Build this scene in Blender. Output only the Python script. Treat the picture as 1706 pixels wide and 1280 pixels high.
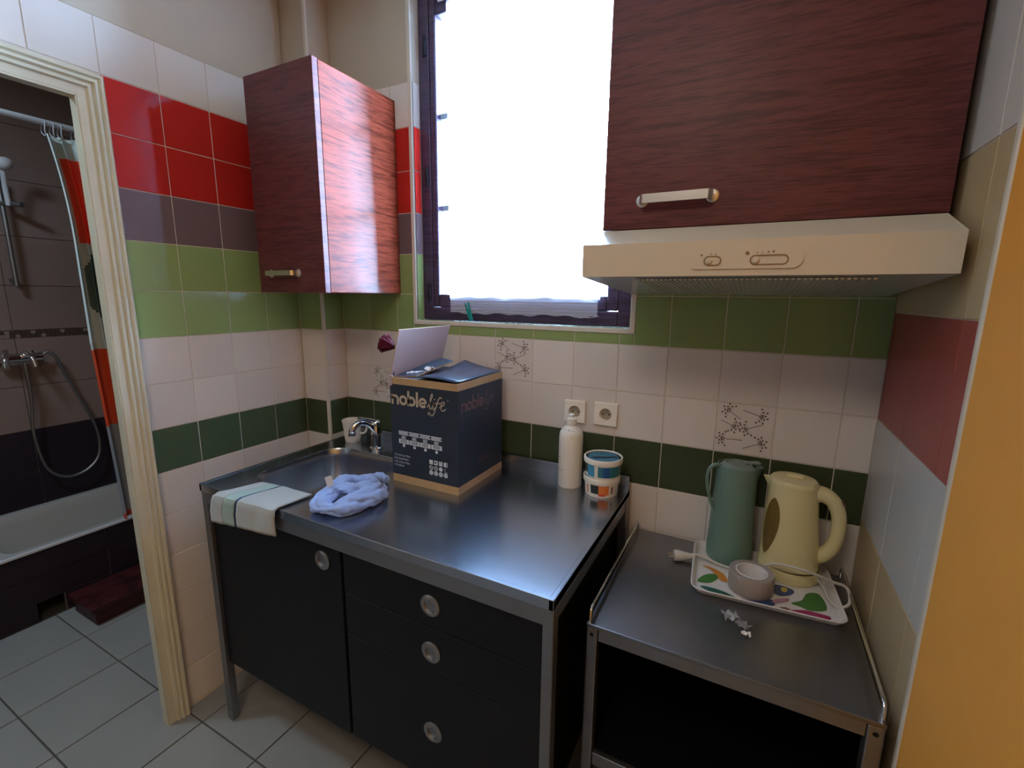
import bpy, bmesh, math, random
from mathutils import Vector, Matrix
from math import pi, sin, cos, sqrt
random.seed(7)
S = bpy.context.scene
COL = S.collection
for o in list(bpy.data.objects): bpy.data.objects.remove(o)

# ------------------------------------------------------------------ camera, world, lights, exposure
cam_d = bpy.data.cameras.new('camera'); cam = bpy.data.objects.new('camera', cam_d); COL.objects.link(cam)
cam_d.sensor_fit = 'HORIZONTAL'; cam_d.sensor_width = 36.0; cam_d.lens = 772.7/1706*36.0
cam_d.clip_start = 0.02
_r = Vector((0.8870, 0.4608, 0.0118)); _f = Vector((-0.4529, 0.8718, -0.1856))
_f.normalize(); _r = (_r - _f*_r.dot(_f)).normalized(); _u = _r.cross(_f)
cam.matrix_world = Matrix(((_r.x,_u.x,-_f.x,0.675),(_r.y,_u.y,-_f.y,-1.453),(_r.z,_u.z,-_f.z,1.507),(0,0,0,1)))
S.camera = cam

wd = bpy.data.worlds.new('sky'); S.world = wd; wd.use_nodes = True
bg = wd.node_tree.nodes['Background']; bg.inputs[0].default_value = (0.40, 0.64, 1.0, 1); bg.inputs[1].default_value = 200.0

def area(name, loc, rot, sx, sy, power, color, portal=False):
    l = bpy.data.lights.new(name, 'AREA'); l.shape = 'RECTANGLE'; l.size = sx; l.size_y = sy
    l.energy = power; l.color = color
    o = bpy.data.objects.new(name, l); COL.objects.link(o); o.location = loc; o.rotation_euler = rot
    if portal: l.cycles.is_portal = True
    return o
area('window_portal', (-0.09, 0.30, 1.98), (-pi/2, 0, 0), 0.95, 1.2, 1, (1,1,1), True)
area('ceiling_fill_light', (0.30, -1.95, 2.56), (0, 0, 0), 0.45, 0.45, 12.0, (1.0, 0.82, 0.66))  # added warm fill, unseen behind the camera
area('bathroom_fill_light', (-1.75, -1.35, 2.55), (0, 0, 0), 0.3, 0.3, 17.0, (0.60, 0.82, 1.0))  # added cool fill, stands in for daylight in the bathroom

S.view_settings.view_transform = 'Standard'; S.view_settings.look = 'None'
S.view_settings.gamma = 1.0; S.view_settings.use_curve_mapping = False
S.view_settings.exposure = 0.0
S.cycles.max_bounces = 10; S.cycles.diffuse_bounces = 6; S.cycles.glossy_bounces = 5
S.cycles.transparent_max_bounces = 12; S.cycles.sample_clamp_indirect = 6.0
S.cycles.use_denoising = True

# ------------------------------------------------------------------ materials
def lin(h):
    if isinstance(h, str):
        c = [int(h[i:i+2], 16)/255 for i in (0, 2, 4)]
        return tuple(x/12.92 if x <= .04045 else ((x+.055)/1.055)**2.4 for x in c) + (1,)
    return tuple(h) + (1,)
def N(nt, t, **k):
    n = nt.nodes.new(t)
    for a, b in k.items(): setattr(n, a, b)
    return n
def mat(name, col, rough=.5, metal=0., bump=0., bscale=200, var=0., vscale=8., stretch=(1,1,1), obj_var=0., rvar=0., coat=0., spec=.5, trans=0., ior=1.45, sheen=0.):
    m = bpy.data.materials.new(name); m.use_nodes = True; nt = m.node_tree
    b = nt.nodes['Principled BSDF']; c = lin(col)
    b.inputs['Base Color'].default_value = c; b.inputs['Roughness'].default_value = rough
    b.inputs['Metallic'].default_value = metal; b.inputs['Coat Weight'].default_value = coat
    b.inputs['Specular IOR Level'].default_value = spec; b.inputs['Transmission Weight'].default_value = trans
    b.inputs['IOR'].default_value = ior; b.inputs['Sheen Weight'].default_value = sheen
    tc = N(nt, 'ShaderNodeTexCoord'); mp = N(nt, 'ShaderNodeMapping'); nt.links.new(tc.outputs['Object'], mp.inputs[0])
    mp.inputs['Scale'].default_value = stretch
    last = None
    if var or rvar:
        nz = N(nt, 'ShaderNodeTexNoise'); nz.inputs['Scale'].default_value = vscale; nz.inputs['Detail'].default_value = 6
        nt.links.new(mp.outputs[0], nz.inputs['Vector'])
        if var:
            mx = N(nt, 'ShaderNodeMix', data_type='RGBA'); nt.links.new(nz.outputs['Fac'], mx.inputs['Factor'])
            mx.inputs['A'].default_value = tuple(max(0, x*(1-var)) for x in c[:3]) + (1,)
            mx.inputs['B'].default_value = tuple(min(1, x*(1+var)) for x in c[:3]) + (1,)
            last = mx.outputs['Result']
        if rvar:
            mr = N(nt, 'ShaderNodeMapRange'); mr.inputs[3].default_value = max(.02, rough-rvar); mr.inputs[4].default_value = rough+rvar
            nt.links.new(nz.outputs['Fac'], mr.inputs[0]); nt.links.new(mr.outputs[0], b.inputs['Roughness'])
    if obj_var:
        oi = N(nt, 'ShaderNodeObjectInfo'); mr = N(nt, 'ShaderNodeMapRange'); mr.inputs[3].default_value = 1-obj_var; mr.inputs[4].default_value = 1+obj_var
        nt.links.new(oi.outputs['Random'], mr.inputs[0])
        hs = N(nt, 'ShaderNodeHueSaturation'); nt.links.new(mr.outputs[0], hs.inputs['Value'])
        if last: nt.links.new(last, hs.inputs['Color'])
        else: hs.inputs['Color'].default_value = c
        last = hs.outputs[0]
    if last: nt.links.new(last, b.inputs['Base Color'])
    if bump:
        n2 = N(nt, 'ShaderNodeTexNoise'); n2.inputs['Scale'].default_value = bscale; n2.inputs['Detail'].default_value = 4
        nt.links.new(mp.outputs[0], n2.inputs['Vector'])
        bp = N(nt, 'ShaderNodeBump'); bp.inputs['Strength'].default_value = bump; bp.inputs['Distance'].default_value = .002
        nt.links.new(n2.outputs['Fac'], bp.inputs['Height']); nt.links.new(bp.outputs[0], b.inputs['Normal'])
    return m

def tile_mat(name, col, rough=.13):
    return mat(name, col, rough, obj_var=.04, bump=.06, bscale=9, spec=.2)
def wood(name, a, b_, rough, spec=.5):
    m = mat(name, a, rough, coat=0.0, spec=spec); nt = m.node_tree; b = nt.nodes['Principled BSDF']
    tc = N(nt, 'ShaderNodeTexCoord'); mp = N(nt, 'ShaderNodeMapping'); mp.inputs['Scale'].default_value = (2.2, 2.2, 26)
    nt.links.new(tc.outputs['Object'], mp.inputs[0])
    n1 = N(nt, 'ShaderNodeTexNoise'); n1.inputs['Scale'].default_value = 2.2; n1.inputs['Detail'].default_value = 9; n1.inputs['Distortion'].default_value = 1.3
    nt.links.new(mp.outputs[0], n1.inputs['Vector'])
    mp2 = N(nt, 'ShaderNodeMapping'); mp2.inputs['Scale'].default_value = (9, 9, 210); nt.links.new(tc.outputs['Object'], mp2.inputs[0])
    n2 = N(nt, 'ShaderNodeTexNoise'); n2.inputs['Scale'].default_value = 2.0; n2.inputs['Detail'].default_value = 3; nt.links.new(mp2.outputs[0], n2.inputs['Vector'])
    mm = N(nt, 'ShaderNodeMath', operation='MULTIPLY'); nt.links.new(n1.outputs['Fac'], mm.inputs[0]); nt.links.new(n2.outputs['Fac'], mm.inputs[1])
    cr = N(nt, 'ShaderNodeValToRGB'); nt.links.new(mm.outputs[0], cr.inputs[0])
    cr.color_ramp.elements[0].position = .16; cr.color_ramp.elements[0].color = lin(b_)
    cr.color_ramp.elements[1].position = .30; cr.color_ramp.elements[1].color = lin(a)
    nt.links.new(cr.outputs[0], b.inputs['Base Color'])
    bp = N(nt, 'ShaderNodeBump'); bp.inputs['Strength'].default_value = .25; bp.inputs['Distance'].default_value = .0012
    nt.links.new(mm.outputs[0], bp.inputs['Height']); nt.links.new(bp.outputs[0], b.inputs['Normal'])
    return m
def sheer(name, col, transp, rough=1.):
    m = bpy.data.materials.new(name); m.use_nodes = True; nt = m.node_tree; nt.nodes.clear()
    out = N(nt, 'ShaderNodeOutputMaterial'); tr = N(nt, 'ShaderNodeBsdfTransparent'); tl = N(nt, 'ShaderNodeBsdfTranslucent'); df = N(nt, 'ShaderNodeBsdfDiffuse')
    tl.inputs[0].default_value = lin(col); df.inputs[0].default_value = lin(col)
    a = N(nt, 'ShaderNodeMixShader'); a.inputs[0].default_value = .45; nt.links.new(tl.outputs[0], a.inputs[1]); nt.links.new(df.outputs[0], a.inputs[2])
    b = N(nt, 'ShaderNodeMixShader'); nt.links.new(a.outputs[0], b.inputs[1]); nt.links.new(tr.outputs[0], b.inputs[2])
    # woven threads: fine stripes of weave modulate how much passes
    tc = N(nt, 'ShaderNodeTexCoord'); wv = N(nt, 'ShaderNodeTexWave'); wv.inputs['Scale'].default_value = 60; nt.links.new(tc.outputs['Object'], wv.inputs['Vector'])
    mr = N(nt, 'ShaderNodeMapRange'); mr.inputs[3].default_value = max(0, transp-.08); mr.inputs[4].default_value = transp+.08
    nt.links.new(wv.outputs['Fac'], mr.inputs[0]); nt.links.new(mr.outputs[0], b.inputs[0]); nt.links.new(b.outputs[0], out.inputs[0])
    return m
def banded(name, stops, rough=.45):
    """colour blocks printed along the height of a cloth; stops = [(z, hex), ...]"""
    m = mat(name, 'ffffff', rough); nt = m.node_tree; b = nt.nodes['Principled BSDF']
    tc = N(nt, 'ShaderNodeTexCoord'); sx = N(nt, 'ShaderNodeSeparateXYZ'); nt.links.new(tc.outputs['Object'], sx.inputs[0])
    mr = N(nt, 'ShaderNodeMapRange'); mr.inputs[1].default_value = 0; mr.inputs[2].default_value = 2.4; nt.links.new(sx.outputs['Z'], mr.inputs[0])
    cr = N(nt, 'ShaderNodeValToRGB'); cr.color_ramp.interpolation = 'CONSTANT'; nt.links.new(mr.outputs[0], cr.inputs[0])
    el = cr.color_ramp.elements
    el[0].position = 0; el[0].color = lin(stops[0][1]); el[1].position = stops[1][0]/2.4; el[1].color = lin(stops[1][1])
    for z, c in stops[2:]:
        e = el.new(z/2.4); e.color = lin(c)
    nt.links.new(cr.outputs[0], b.inputs['Base Color'])
    return m

M = {}
M['white_tile'] = tile_mat('white_tile', 'd9d2cc'); M['dark_green'] = tile_mat('dark_green_tile', '414a32')
M['light_green'] = tile_mat('light_green_tile', '8a9c63'); M['grey_tile'] = tile_mat('grey_violet_tile', '6d5a5c')
M['red_tile'] = tile_mat('red_tile', 'a4231d'); M['brick_red'] = tile_mat('brick_red_tile', '93453a', .3)
M['beige_tile'] = tile_mat('beige_tile', 'b9a27c', .3); M['pale_tile'] = tile_mat('pale_grey_tile', 'c4c4be', .3)
M['off_white_tile'] = tile_mat('off_white_tile', 'cdc6bf', .3)
M['grout'] = mat('grout', 'd2c9bc', .9, bump=.3, bscale=300)
M['dark_grout'] = mat('dark_grout', '4a453e', .9, bump=.3, bscale=300)
M['brown_grout'] = mat('brown_grout', '6d615a', .9)
M['floor_tile'] = mat('floor_tile', '8b8b88', .42, var=.12, vscale=5, obj_var=.05, bump=.1, bscale=60)
M['plaster'] = mat('plaster', 'b9ab98', .75, bump=.2, bscale=90)
M['dull_wall'] = mat('dull_brown_paint', '7a6a55', .8)
M['ceiling'] = mat('ceiling_paint', 'd8ccb6', .8)
M['orange'] = mat('orange_paint', 'e2983a', .6, bump=.15, bscale=60, var=.05)
M['cream'] = mat('cream_gloss_paint', 'cec9b2', .35, bump=.12, bscale=70, var=.08, vscale=12)
M['trim'] = mat('white_plastic_trim', 'd4cdbf', .4)
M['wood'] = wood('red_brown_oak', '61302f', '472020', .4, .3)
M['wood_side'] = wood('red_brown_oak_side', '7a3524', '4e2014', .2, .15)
M['window_wood'] = wood('dark_stained_window_wood', '45334a', '30202f', .4)
M['steel'] = mat('brushed_steel', (.42,.46,.52), .25, 1., var=.06, vscale=60, stretch=(1,8,1))
M['steel_dull'] = mat('dull_trolley_steel', (.27,.28,.30), .3, 1., var=.08, vscale=40)
M['steel_frame'] = mat('grey_steel_frame', (.30,.30,.31), .42, 1., var=.08, vscale=20)
M['chrome'] = mat('chrome', (.75,.75,.76), .09, 1.)
M['nickel'] = mat('satin_nickel', (.62,.60,.57), .3, 1.)
M['ring'] = mat('dull_ring_metal', (.36,.355,.34), .35, 1.)
M['black'] = mat('black_laminate', '0d0e13', .45, var=.15, vscale=6, spec=.3)
M['black_dark'] = mat('black_inside', '0b0b0c', .5)
M['hood'] = mat('hood_white_enamel', 'cdc2ae', .35)
M['hood_dark'] = mat('hood_grey_metal', (.62,.62,.60), .26, .4)
M['hood_print'] = mat('hood_print_brown', '8a6a4a', .6)
M['navy'] = mat('navy_card', '20262f', .5, var=.12, vscale=12, bump=.08, bscale=40)
M['navy_gloss_sheen'] = mat('navy_gloss_sheen_card', '2b3444', .25, var=.2, vscale=14, bump=.25, bscale=25)  # base lightened, so the blue window sheen is partly in the colour
M['kraft'] = mat('kraft_card', 'a5835c', .8, var=.14, vscale=20, bump=.15, bscale=120)
M['card_inside'] = mat('card_inside_greyish', 'a88f8c', .75, var=.08, vscale=16)
M['gold'] = mat('champagne_print', 'b9a58c', .45, .25)
M['gold_dim'] = mat('bronze_print', '6b4f48', .5, .2)
M['print_white'] = mat('white_print', 'c9cdd2', .6)
M['print_dark'] = mat('dark_print', '23262d', .6)
M['white_plastic'] = mat('white_plastic', 'e2dcd0', .4)
M['socket_white'] = mat('socket_white', 'f0eadf', .4)
M['shaded_socket_well'] = mat('shaded_socket_well', 'a09684', .5)  # recess shading put into the colour, darker than the plate
M['cream_plastic'] = mat('cream_plastic', 'd9cd9a', .38, var=.05)
M['kettle_window'] = mat('amber_window', '6f5a2c', .3)
M['kettle_line'] = mat('kettle_seam', '5f5430', .7)
M['mint'] = mat('mint_green_plastic', '6a8679', .32)
M['mint_grey'] = mat('jug_lid_grey', '7d8d85', .4)
M['paper'] = mat('white_paper', 'dcd9d6', .8, bump=.3, bscale=80)
M['tape'] = mat('translucent_tape', '988b82', .35, var=.1, vscale=10)
M['teal'] = mat('teal_plastic', '0f7f78', .35)
M['rose'] = mat('dark_red_petal', '4e0f1c', .8, spec=.2)
M['stem'] = mat('dried_stem', '2d2a1e', .8)
M['hole'] = mat('dark_hole', '0a0a0a', .8)
M['cloth_white'] = mat('pale_terry', 'a7adad', .95, bump=.7, bscale=450, sheen=.3)
M['cloth_pale_blue'] = mat('pale_blue_terry', 'a9bccb', .95, bump=.7, bscale=450)
M['cloth_mint'] = mat('pale_mint_terry', '9db3ac', .95, bump=.7, bscale=450)
M['cloth_navy'] = mat('navy_terry_stripe', '2a3b52', .95, bump=.7, bscale=450)
M['cloth_blue'] = mat('light_blue_jersey', '8fa9dc', .9, bump=.4, bscale=500, var=.1, vscale=20, sheen=.3)
M['tray'] = mat('white_melamine', 'cfcac4', .25)
for n, c in dict(p_green='3f6b2c', p_teal='2c5a4c', p_orange='b5702a', p_blue='34466e', p_magenta='8c1e48', p_pink='a8798a', p_yellow='b59b33', p_brown='6d4a44').items():
    M[n] = mat('tray_print_'+n[2:], c, .3)
M['lid_blue'] = mat('lid_print_blue', '3d6a76', .4, var=.25, vscale=30)
M['lid_black'] = mat('lid_print_black', '15181f', .4)
M['lab_cyan'] = mat('label_cyan', '3f8fae', .4); M['lab_blue'] = mat('label_blue', '23528c', .4); M['lab_teal'] = mat('label_teal', '2d6f77', .4)
M['lab_green'] = mat('label_dark_green', '1c241a', .5); M['lab_orange'] = mat('label_orange', 'd8742f', .5); M['lab_red'] = mat('label_red', 'c9442c', .5)
M['bath_taupe'] = tile_mat('taupe_bath_tile', '85716a', .3); M['bath_dark'] = tile_mat('dark_plum_bath_tile', '2c252c', .25)
M['mosaic_a'] = tile_mat('mosaic_brown', '4a3d36', .3); M['mosaic_b'] = tile_mat('mosaic_tan', '86746a', .3)
M['tub'] = mat('white_acrylic', 'a9a6a2', .35)
M['bath_trim'] = mat('white_pvc_trim', 'c9cad0', .4)
M['bath_box'] = wood('mahogany_step', '45181a', '2c0d0f', .45)
M['curtain_cloth'] = banded('shower_curtain_print', [(0,'c04a3c'),(.40,'8f9399'),(.86,'d24e2c'),(1.235,'c2c6c0'),(1.72,'f0482c'),(2.08,'c8d2cf')])
M['curtain_pale'] = mat('shower_curtain_pale', 'd2dcd9', .5)
M['curtain_green'] = mat('shower_curtain_dark_spot', '4f5f54', .5)
M['sheer'] = sheer('sheer_net', 'e9ecf4', .34)
M['sheer_hem'] = sheer('sheer_net_hem', 'e6e4ee', .14)
M['bars'] = mat('grey_painted_muntin', '7d8288', .5)
M['rubber'] = mat('white_cord', 'c4bfb4', .5)
M['scrap'] = mat('clear_film', 'a9a9ac', .3, trans=.55)
def glass_mat():
    m = bpy.data.materials.new('pane_glass'); m.use_nodes = True; nt = m.node_tree; nt.nodes.clear()
    out = N(nt, 'ShaderNodeOutputMaterial'); tr = N(nt, 'ShaderNodeBsdfTransparent'); gl = N(nt, 'ShaderNodeBsdfGlossy'); gl.inputs['Roughness'].default_value = .03
    fr = N(nt, 'ShaderNodeFresnel'); fr.inputs[0].default_value = 1.45; mx = N(nt, 'ShaderNodeMixShader')
    nt.links.new(fr.outputs[0], mx.inputs[0]); nt.links.new(tr.outputs[0], mx.inputs[1]); nt.links.new(gl.outputs[0], mx.inputs[2]); nt.links.new(mx.outputs[0], out.inputs[0])
    return m
M['glass'] = glass_mat()

# ------------------------------------------------------------------ builders
WM = {}     # world matrix of every root and part, by name
def setp(o, label=None, cat=None, group=None, kind=None):
    if label: o['label'] = label
    if cat: o['category'] = cat
    if group: o['group'] = group
    if kind: o['kind'] = kind
    return o
def thing(name, label, cat, loc=(0,0,0), rz=0, group=None):
    o = bpy.data.objects.new(name, None); COL.objects.link(o); o.location = loc; o.rotation_euler = (0,0,rz); o.empty_display_size = .05
    WM[o.name] = Matrix.Translation(loc) @ Matrix.Rotation(rz, 4, 'Z')
    return setp(o, label, cat, group)

class MB:
    """collects shapes, links them as ONE mesh object"""
    def __init__(s): s.v = []; s.f = []; s.mi = []; s.sm = []
    def add(s, vs, fs, mi=0, smooth=False, m=None):
        b = len(s.v)
        s.v += [tuple((m @ Vector(v)) if m else v) for v in vs]
        for f in fs: s.f.append(tuple(b+i for i in f)); s.mi.append(mi); s.sm.append(smooth)
        return s
    def box(s, x0, x1, y0, y1, z0, z1, bev=0., mi=0, m=None):
        if x0 > x1: x0, x1 = x1, x0
        if y0 > y1: y0, y1 = y1, y0
        if z0 > z1: z0, z1 = z1, z0
        if not bev:
            vs = [(x,y,z) for x in (x0,x1) for y in (y0,y1) for z in (z0,z1)]
            return s.add(vs, [(0,1,3,2),(4,6,7,5),(0,4,5,1),(2,3,7,6),(0,2,6,4),(1,5,7,3)], mi, False, m)
        bm = bmesh.new(); bmesh.ops.create_cube(bm, size=1)
        for v in bm.verts: v.co = Vector(((x0+x1)/2+v.co.x*(x1-x0), (y0+y1)/2+v.co.y*(y1-y0), (z0+z1)/2+v.co.z*(z1-z0)))
        bev = min(bev, .45*min(x1-x0, y1-y0, z1-z0))
        bmesh.ops.bevel(bm, geom=bm.edges[:], offset=bev, segments=2, profile=.5, affect='EDGES')
        return s.bm(bm, mi, False, m)
    def bm(s, bm, mi=0, smooth=False, m=None):
        bm.verts.index_update()
        s.add([v.co[:] for v in bm.verts], [[v.index for v in f.verts] for f in bm.faces], mi, smooth, m); bm.free(); return s
    def lathe(s, prof, c=(0,0,0), n=32, mi=0, m=None, sx=1, sy=1, smooth=True):
        """prof = [(r, z), ...] turned about z at c"""
        vs = []; fs = []; k = len(prof)
        for i in range(n):
            a = 2*pi*i/n
            for r, z in prof: vs.append((c[0]+r*cos(a)*sx, c[1]+r*sin(a)*sy, c[2]+z))
        for i in range(n):
            j = (i+1) % n
            for q in range(k-1):
                fs.append((i*k+q, j*k+q, j*k+q+1, i*k+q+1))
        return s.add(vs, fs, mi, smooth, m)
    def tube(s, pts, r, n=10, mi=0, closed=False, cap=True, m=None, smooth=True, sub=0):
        P = [Vector(p) for p in pts]
        if sub: P = spline(P, sub, closed)
        k = len(P); R = r if isinstance(r, (list, tuple)) else None
        vs = []; fs = []; up = None
        for i in range(k):
            t = (P[(i+1) % k if closed else min(i+1, k-1)] - P[(i-1) % k if closed else max(i-1, 0)])
            if t.length < 1e-9: t = Vector((0,0,1))
            t.normalize()
            if up is None:
                up = Vector((0,0,1)) if abs(t.z) < .9 else Vector((1,0,0))
            a = (up - t*up.dot(t))
            if a.length < 1e-6: a = t.orthogonal()
            a.normalize(); b = t.cross(a); up = a
            rr = R[min(int(i*len(R)/k), len(R)-1)] if R and len(R) != k else (R[i] if R else r)
            for q in range(n):
                an = 2*pi*q/n; vs.append(tuple(P[i] + a*cos(an)*rr + b*sin(an)*rr))
        for i in range(k if closed else k-1):
            j = (i+1) % k
            for q in range(n): fs.append((i*n+q, i*n+(q+1) % n, j*n+(q+1) % n, j*n+q))
        if cap and not closed: fs += [tuple(range(n))[::-1], tuple((k-1)*n+q for q in range(n))]
        return s.add(vs, fs, mi, smooth, m)
    def prism(s, poly, m, h, mi=0):
        """2-D polygon in the local xy plane of m, thickened by h along local z"""
        n = len(poly)
        vs = [(x,y,0) for x,y in poly] + [(x,y,h) for x,y in poly]
        fs = [tuple(range(n))[::-1], tuple(range(n, 2*n))] + [(i, (i+1) % n, n+(i+1) % n, n+i) for i in range(n)]
        return s.add(vs, fs, mi, False, m)
    def stroke(s, pts, w, m, h=.0003, mi=0, closed=False, sub=0):
        """flat inked line of width w in the local xy plane of m"""
        P = [Vector((p[0], p[1], 0)) for p in pts]
        if sub: P = spline(P, sub, closed)
        k = len(P); vs = []; fs = []
        for i in range(k):
            t = P[(i+1) % k if closed else min(i+1, k-1)] - P[(i-1) % k if closed else max(i-1, 0)]
            if t.length < 1e-9: t = Vector((1,0,0))
            t.normalize(); nrm = Vector((-t.y, t.x, 0))*w/2
            vs += [tuple(P[i]+nrm+Vector((0,0,h))), tuple(P[i]-nrm+Vector((0,0,h)))]
        for i in range(k if closed else k-1):
            j = (i+1) % k; fs.append((2*i, 2*i+1, 2*j+1, 2*j))
        return s.add(vs, fs, mi, False, m)
    def disc(s, c, r, m, h=.0003, n=14, mi=0, r0=0.):
        if r0: return s.stroke([(c[0]+(r+r0)/2*cos(2*pi*i/n), c[1]+(r+r0)/2*sin(2*pi*i/n)) for i in range(n)], r-r0, m, h, mi, True)
        return s.add([(c[0]+r*cos(2*pi*i/n), c[1]+r*sin(2*pi*i/n), h) for i in range(n)], [tuple(range(n))], mi, False, m)
    def rect(s, x0, x1, y0, y1, m, h=.0003, mi=0):
        return s.add([(x0,y0,h),(x1,y0,h),(x1,y1,h),(x0,y1,h)], [(0,1,2,3)], mi, False, m)
    def build(s, name, mats, parent=None, local=False, label=None, sharp=None):
        if not isinstance(mats, (list, tuple)): mats = [mats]
        W = WM[parent.name] if parent else Matrix.Identity(4)
        me = bpy.data.meshes.new(name)
        Wi = W.inverted()
        me.from_pydata([tuple(v) if local else tuple(Wi @ Vector(v)) for v in s.v], [], s.f)
        for m in mats: me.materials.append(m)
        me.polygons.foreach_set('material_index', s.mi); me.polygons.foreach_set('use_smooth', s.sm)
        bm = bmesh.new(); bm.from_mesh(me); bmesh.ops.recalc_face_normals(bm, faces=bm.faces[:])
        for e in bm.edges:
            if len(e.link_faces) == 2 and e.calc_face_angle(0) > .7: e.smooth = False
        bm.to_mesh(me); bm.free(); me.update()
        o = bpy.data.objects.new(name, me); COL.objects.link(o)
        if parent: o.parent = parent
        WM[o.name] = W
        if label: o['label'] = label
        return o
def spline(P, sub, closed=False):
    out = []; k = len(P)
    for i in range(k if closed else k-1):
        p0 = P[(i-1) % k] if (closed or i > 0) else P[0]*2-P[1]
        p1 = P[i]; p2 = P[(i+1) % k]
        p3 = P[(i+2) % k] if (closed or i+2 < k) else P[-1]*2-P[-2]
        for q in range(sub):
            t = q/sub
            out.append(.5*((2*p1)+(-p0+p2)*t+(2*p0-5*p1+4*p2-p3)*t*t+(-p0+3*p1-3*p2+p3)*t**3))
    if not closed: out.append(P[-1].copy())
    return out
def bez(*p): return [Vector(q) for q in p]
def structure(o, label): return setp(o, label, None, None, 'structure')
def loft(rings, close_end=True, close_start=False):
    n = len(rings[0]); vs = [v for r in rings for v in r]; fs = []
    for i in range(len(rings)-1):
        for q in range(n): fs.append((i*n+q, i*n+(q+1) % n, (i+1)*n+(q+1) % n, (i+1)*n+q))
    if close_end: fs.append(tuple((len(rings)-1)*n+q for q in range(n)))
    if close_start: fs.append(tuple(range(n))[::-1])
    return vs, fs
def rrect(x0, x1, y0, y1, r, n=6):
    out = []
    for cx, cy, a0 in ((x1-r,y1-r,0),(x0+r,y1-r,pi/2),(x0+r,y0+r,pi),(x1-r,y0+r,3*pi/2)):
        for i in range(n+1):
            a = a0+pi/2*i/n; out.append((cx+r*cos(a), cy+r*sin(a)))
    return out

# --- tiles: every tile an object, alike tiles share one mesh
BASIS = {'-y': Matrix(((1,0,0,0),(0,0,-1,0),(0,1,0,0),(0,0,0,1))), '+x': Matrix(((0,0,1,0),(1,0,0,0),(0,1,0,0),(0,0,0,1))),
         '-x': Matrix(((0,0,-1,0),(-1,0,0,0),(0,1,0,0),(0,0,0,1))), '+z': Matrix.Identity(4), '+y': Matrix(((-1,0,0,0),(0,0,1,0),(0,1,0,0),(0,0,0,1)))}
TM = {}
def tile(parent, face, org, w, h, mt, name='wall_tile', joint=.0028, d=.004, ch=.0008):
    """org = the tile's low corner on the backing plane, in world coordinates; it stands d proud of the plane"""
    key = (round(w,4), round(h,4), mt.name, joint, d)
    if key not in TM:
        j = joint/2; a = (j, w-j, j, h-j); c = ch
        vs = [(a[0],a[2],0),(a[1],a[2],0),(a[1],a[3],0),(a[0],a[3],0),
              (a[0],a[2],d-c),(a[1],a[2],d-c),(a[1],a[3],d-c),(a[0],a[3],d-c),
              (a[0]+c,a[2]+c,d),(a[1]-c,a[2]+c,d),(a[1]-c,a[3]-c,d),(a[0]+c,a[3]-c,d)]
        fs = [(0,1,5,4),(1,2,6,5),(2,3,7,6),(3,0,4,7),(4,5,9,8),(5,6,10,9),(6,7,11,10),(7,4,8,11),(8,9,10,11)]
        me = bpy.data.meshes.new(name); me.from_pydata(vs, [], fs); me.materials.append(mt); me.update(); TM[key] = me
    o = bpy.data.objects.new(name, TM[key]); COL.objects.link(o); o.parent = parent
    jit = Matrix.Rotation(random.uniform(-.0025,.0025), 4, 'X') @ Matrix.Rotation(random.uniform(-.0025,.0025), 4, 'Y')
    Mw = Matrix.Translation(org) @ BASIS[face] @ jit
    o.matrix_basis = Mw; WM[o.name] = Mw
    return o

T = .15; Z0 = .912            # tile module, underside of the dark green course
XL, XR = -1.0383, .976        # left and right wall faces
def course(k):
    return M[{0:'dark_green',3:'light_green',4:'light_green',5:'grey_tile',6:'red_tile',7:'red_tile'}.get(k,'white_tile')]
D = .004                      # tile thickness; backing planes sit D behind the finished face

# ------------------------------------------------------------------ SETTING: floor
fl = structure(MB().box(-2.9, 2.0, -4.6, .3, -.12, -.004).build('floor', M['dark_grout']), 'pale grey tiled floor with dark joints')
for i in range(-4, 8):
    x0 = -1.535+.297*(i+2)
    for j in range(-8, 3):
        y0 = -.712+.30*j; x1 = min(x0+.297, XR+.01); xx = max(x0, -2.14)
        if y0 > -.02 or x1-xx < .02: continue
        tile(fl, '+z', (xx, y0, -.004), x1-xx, min(.30, .0-y0) if y0+.3 > 0 else .30, M['floor_tile'], 'floor_tile', joint=.005)

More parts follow.
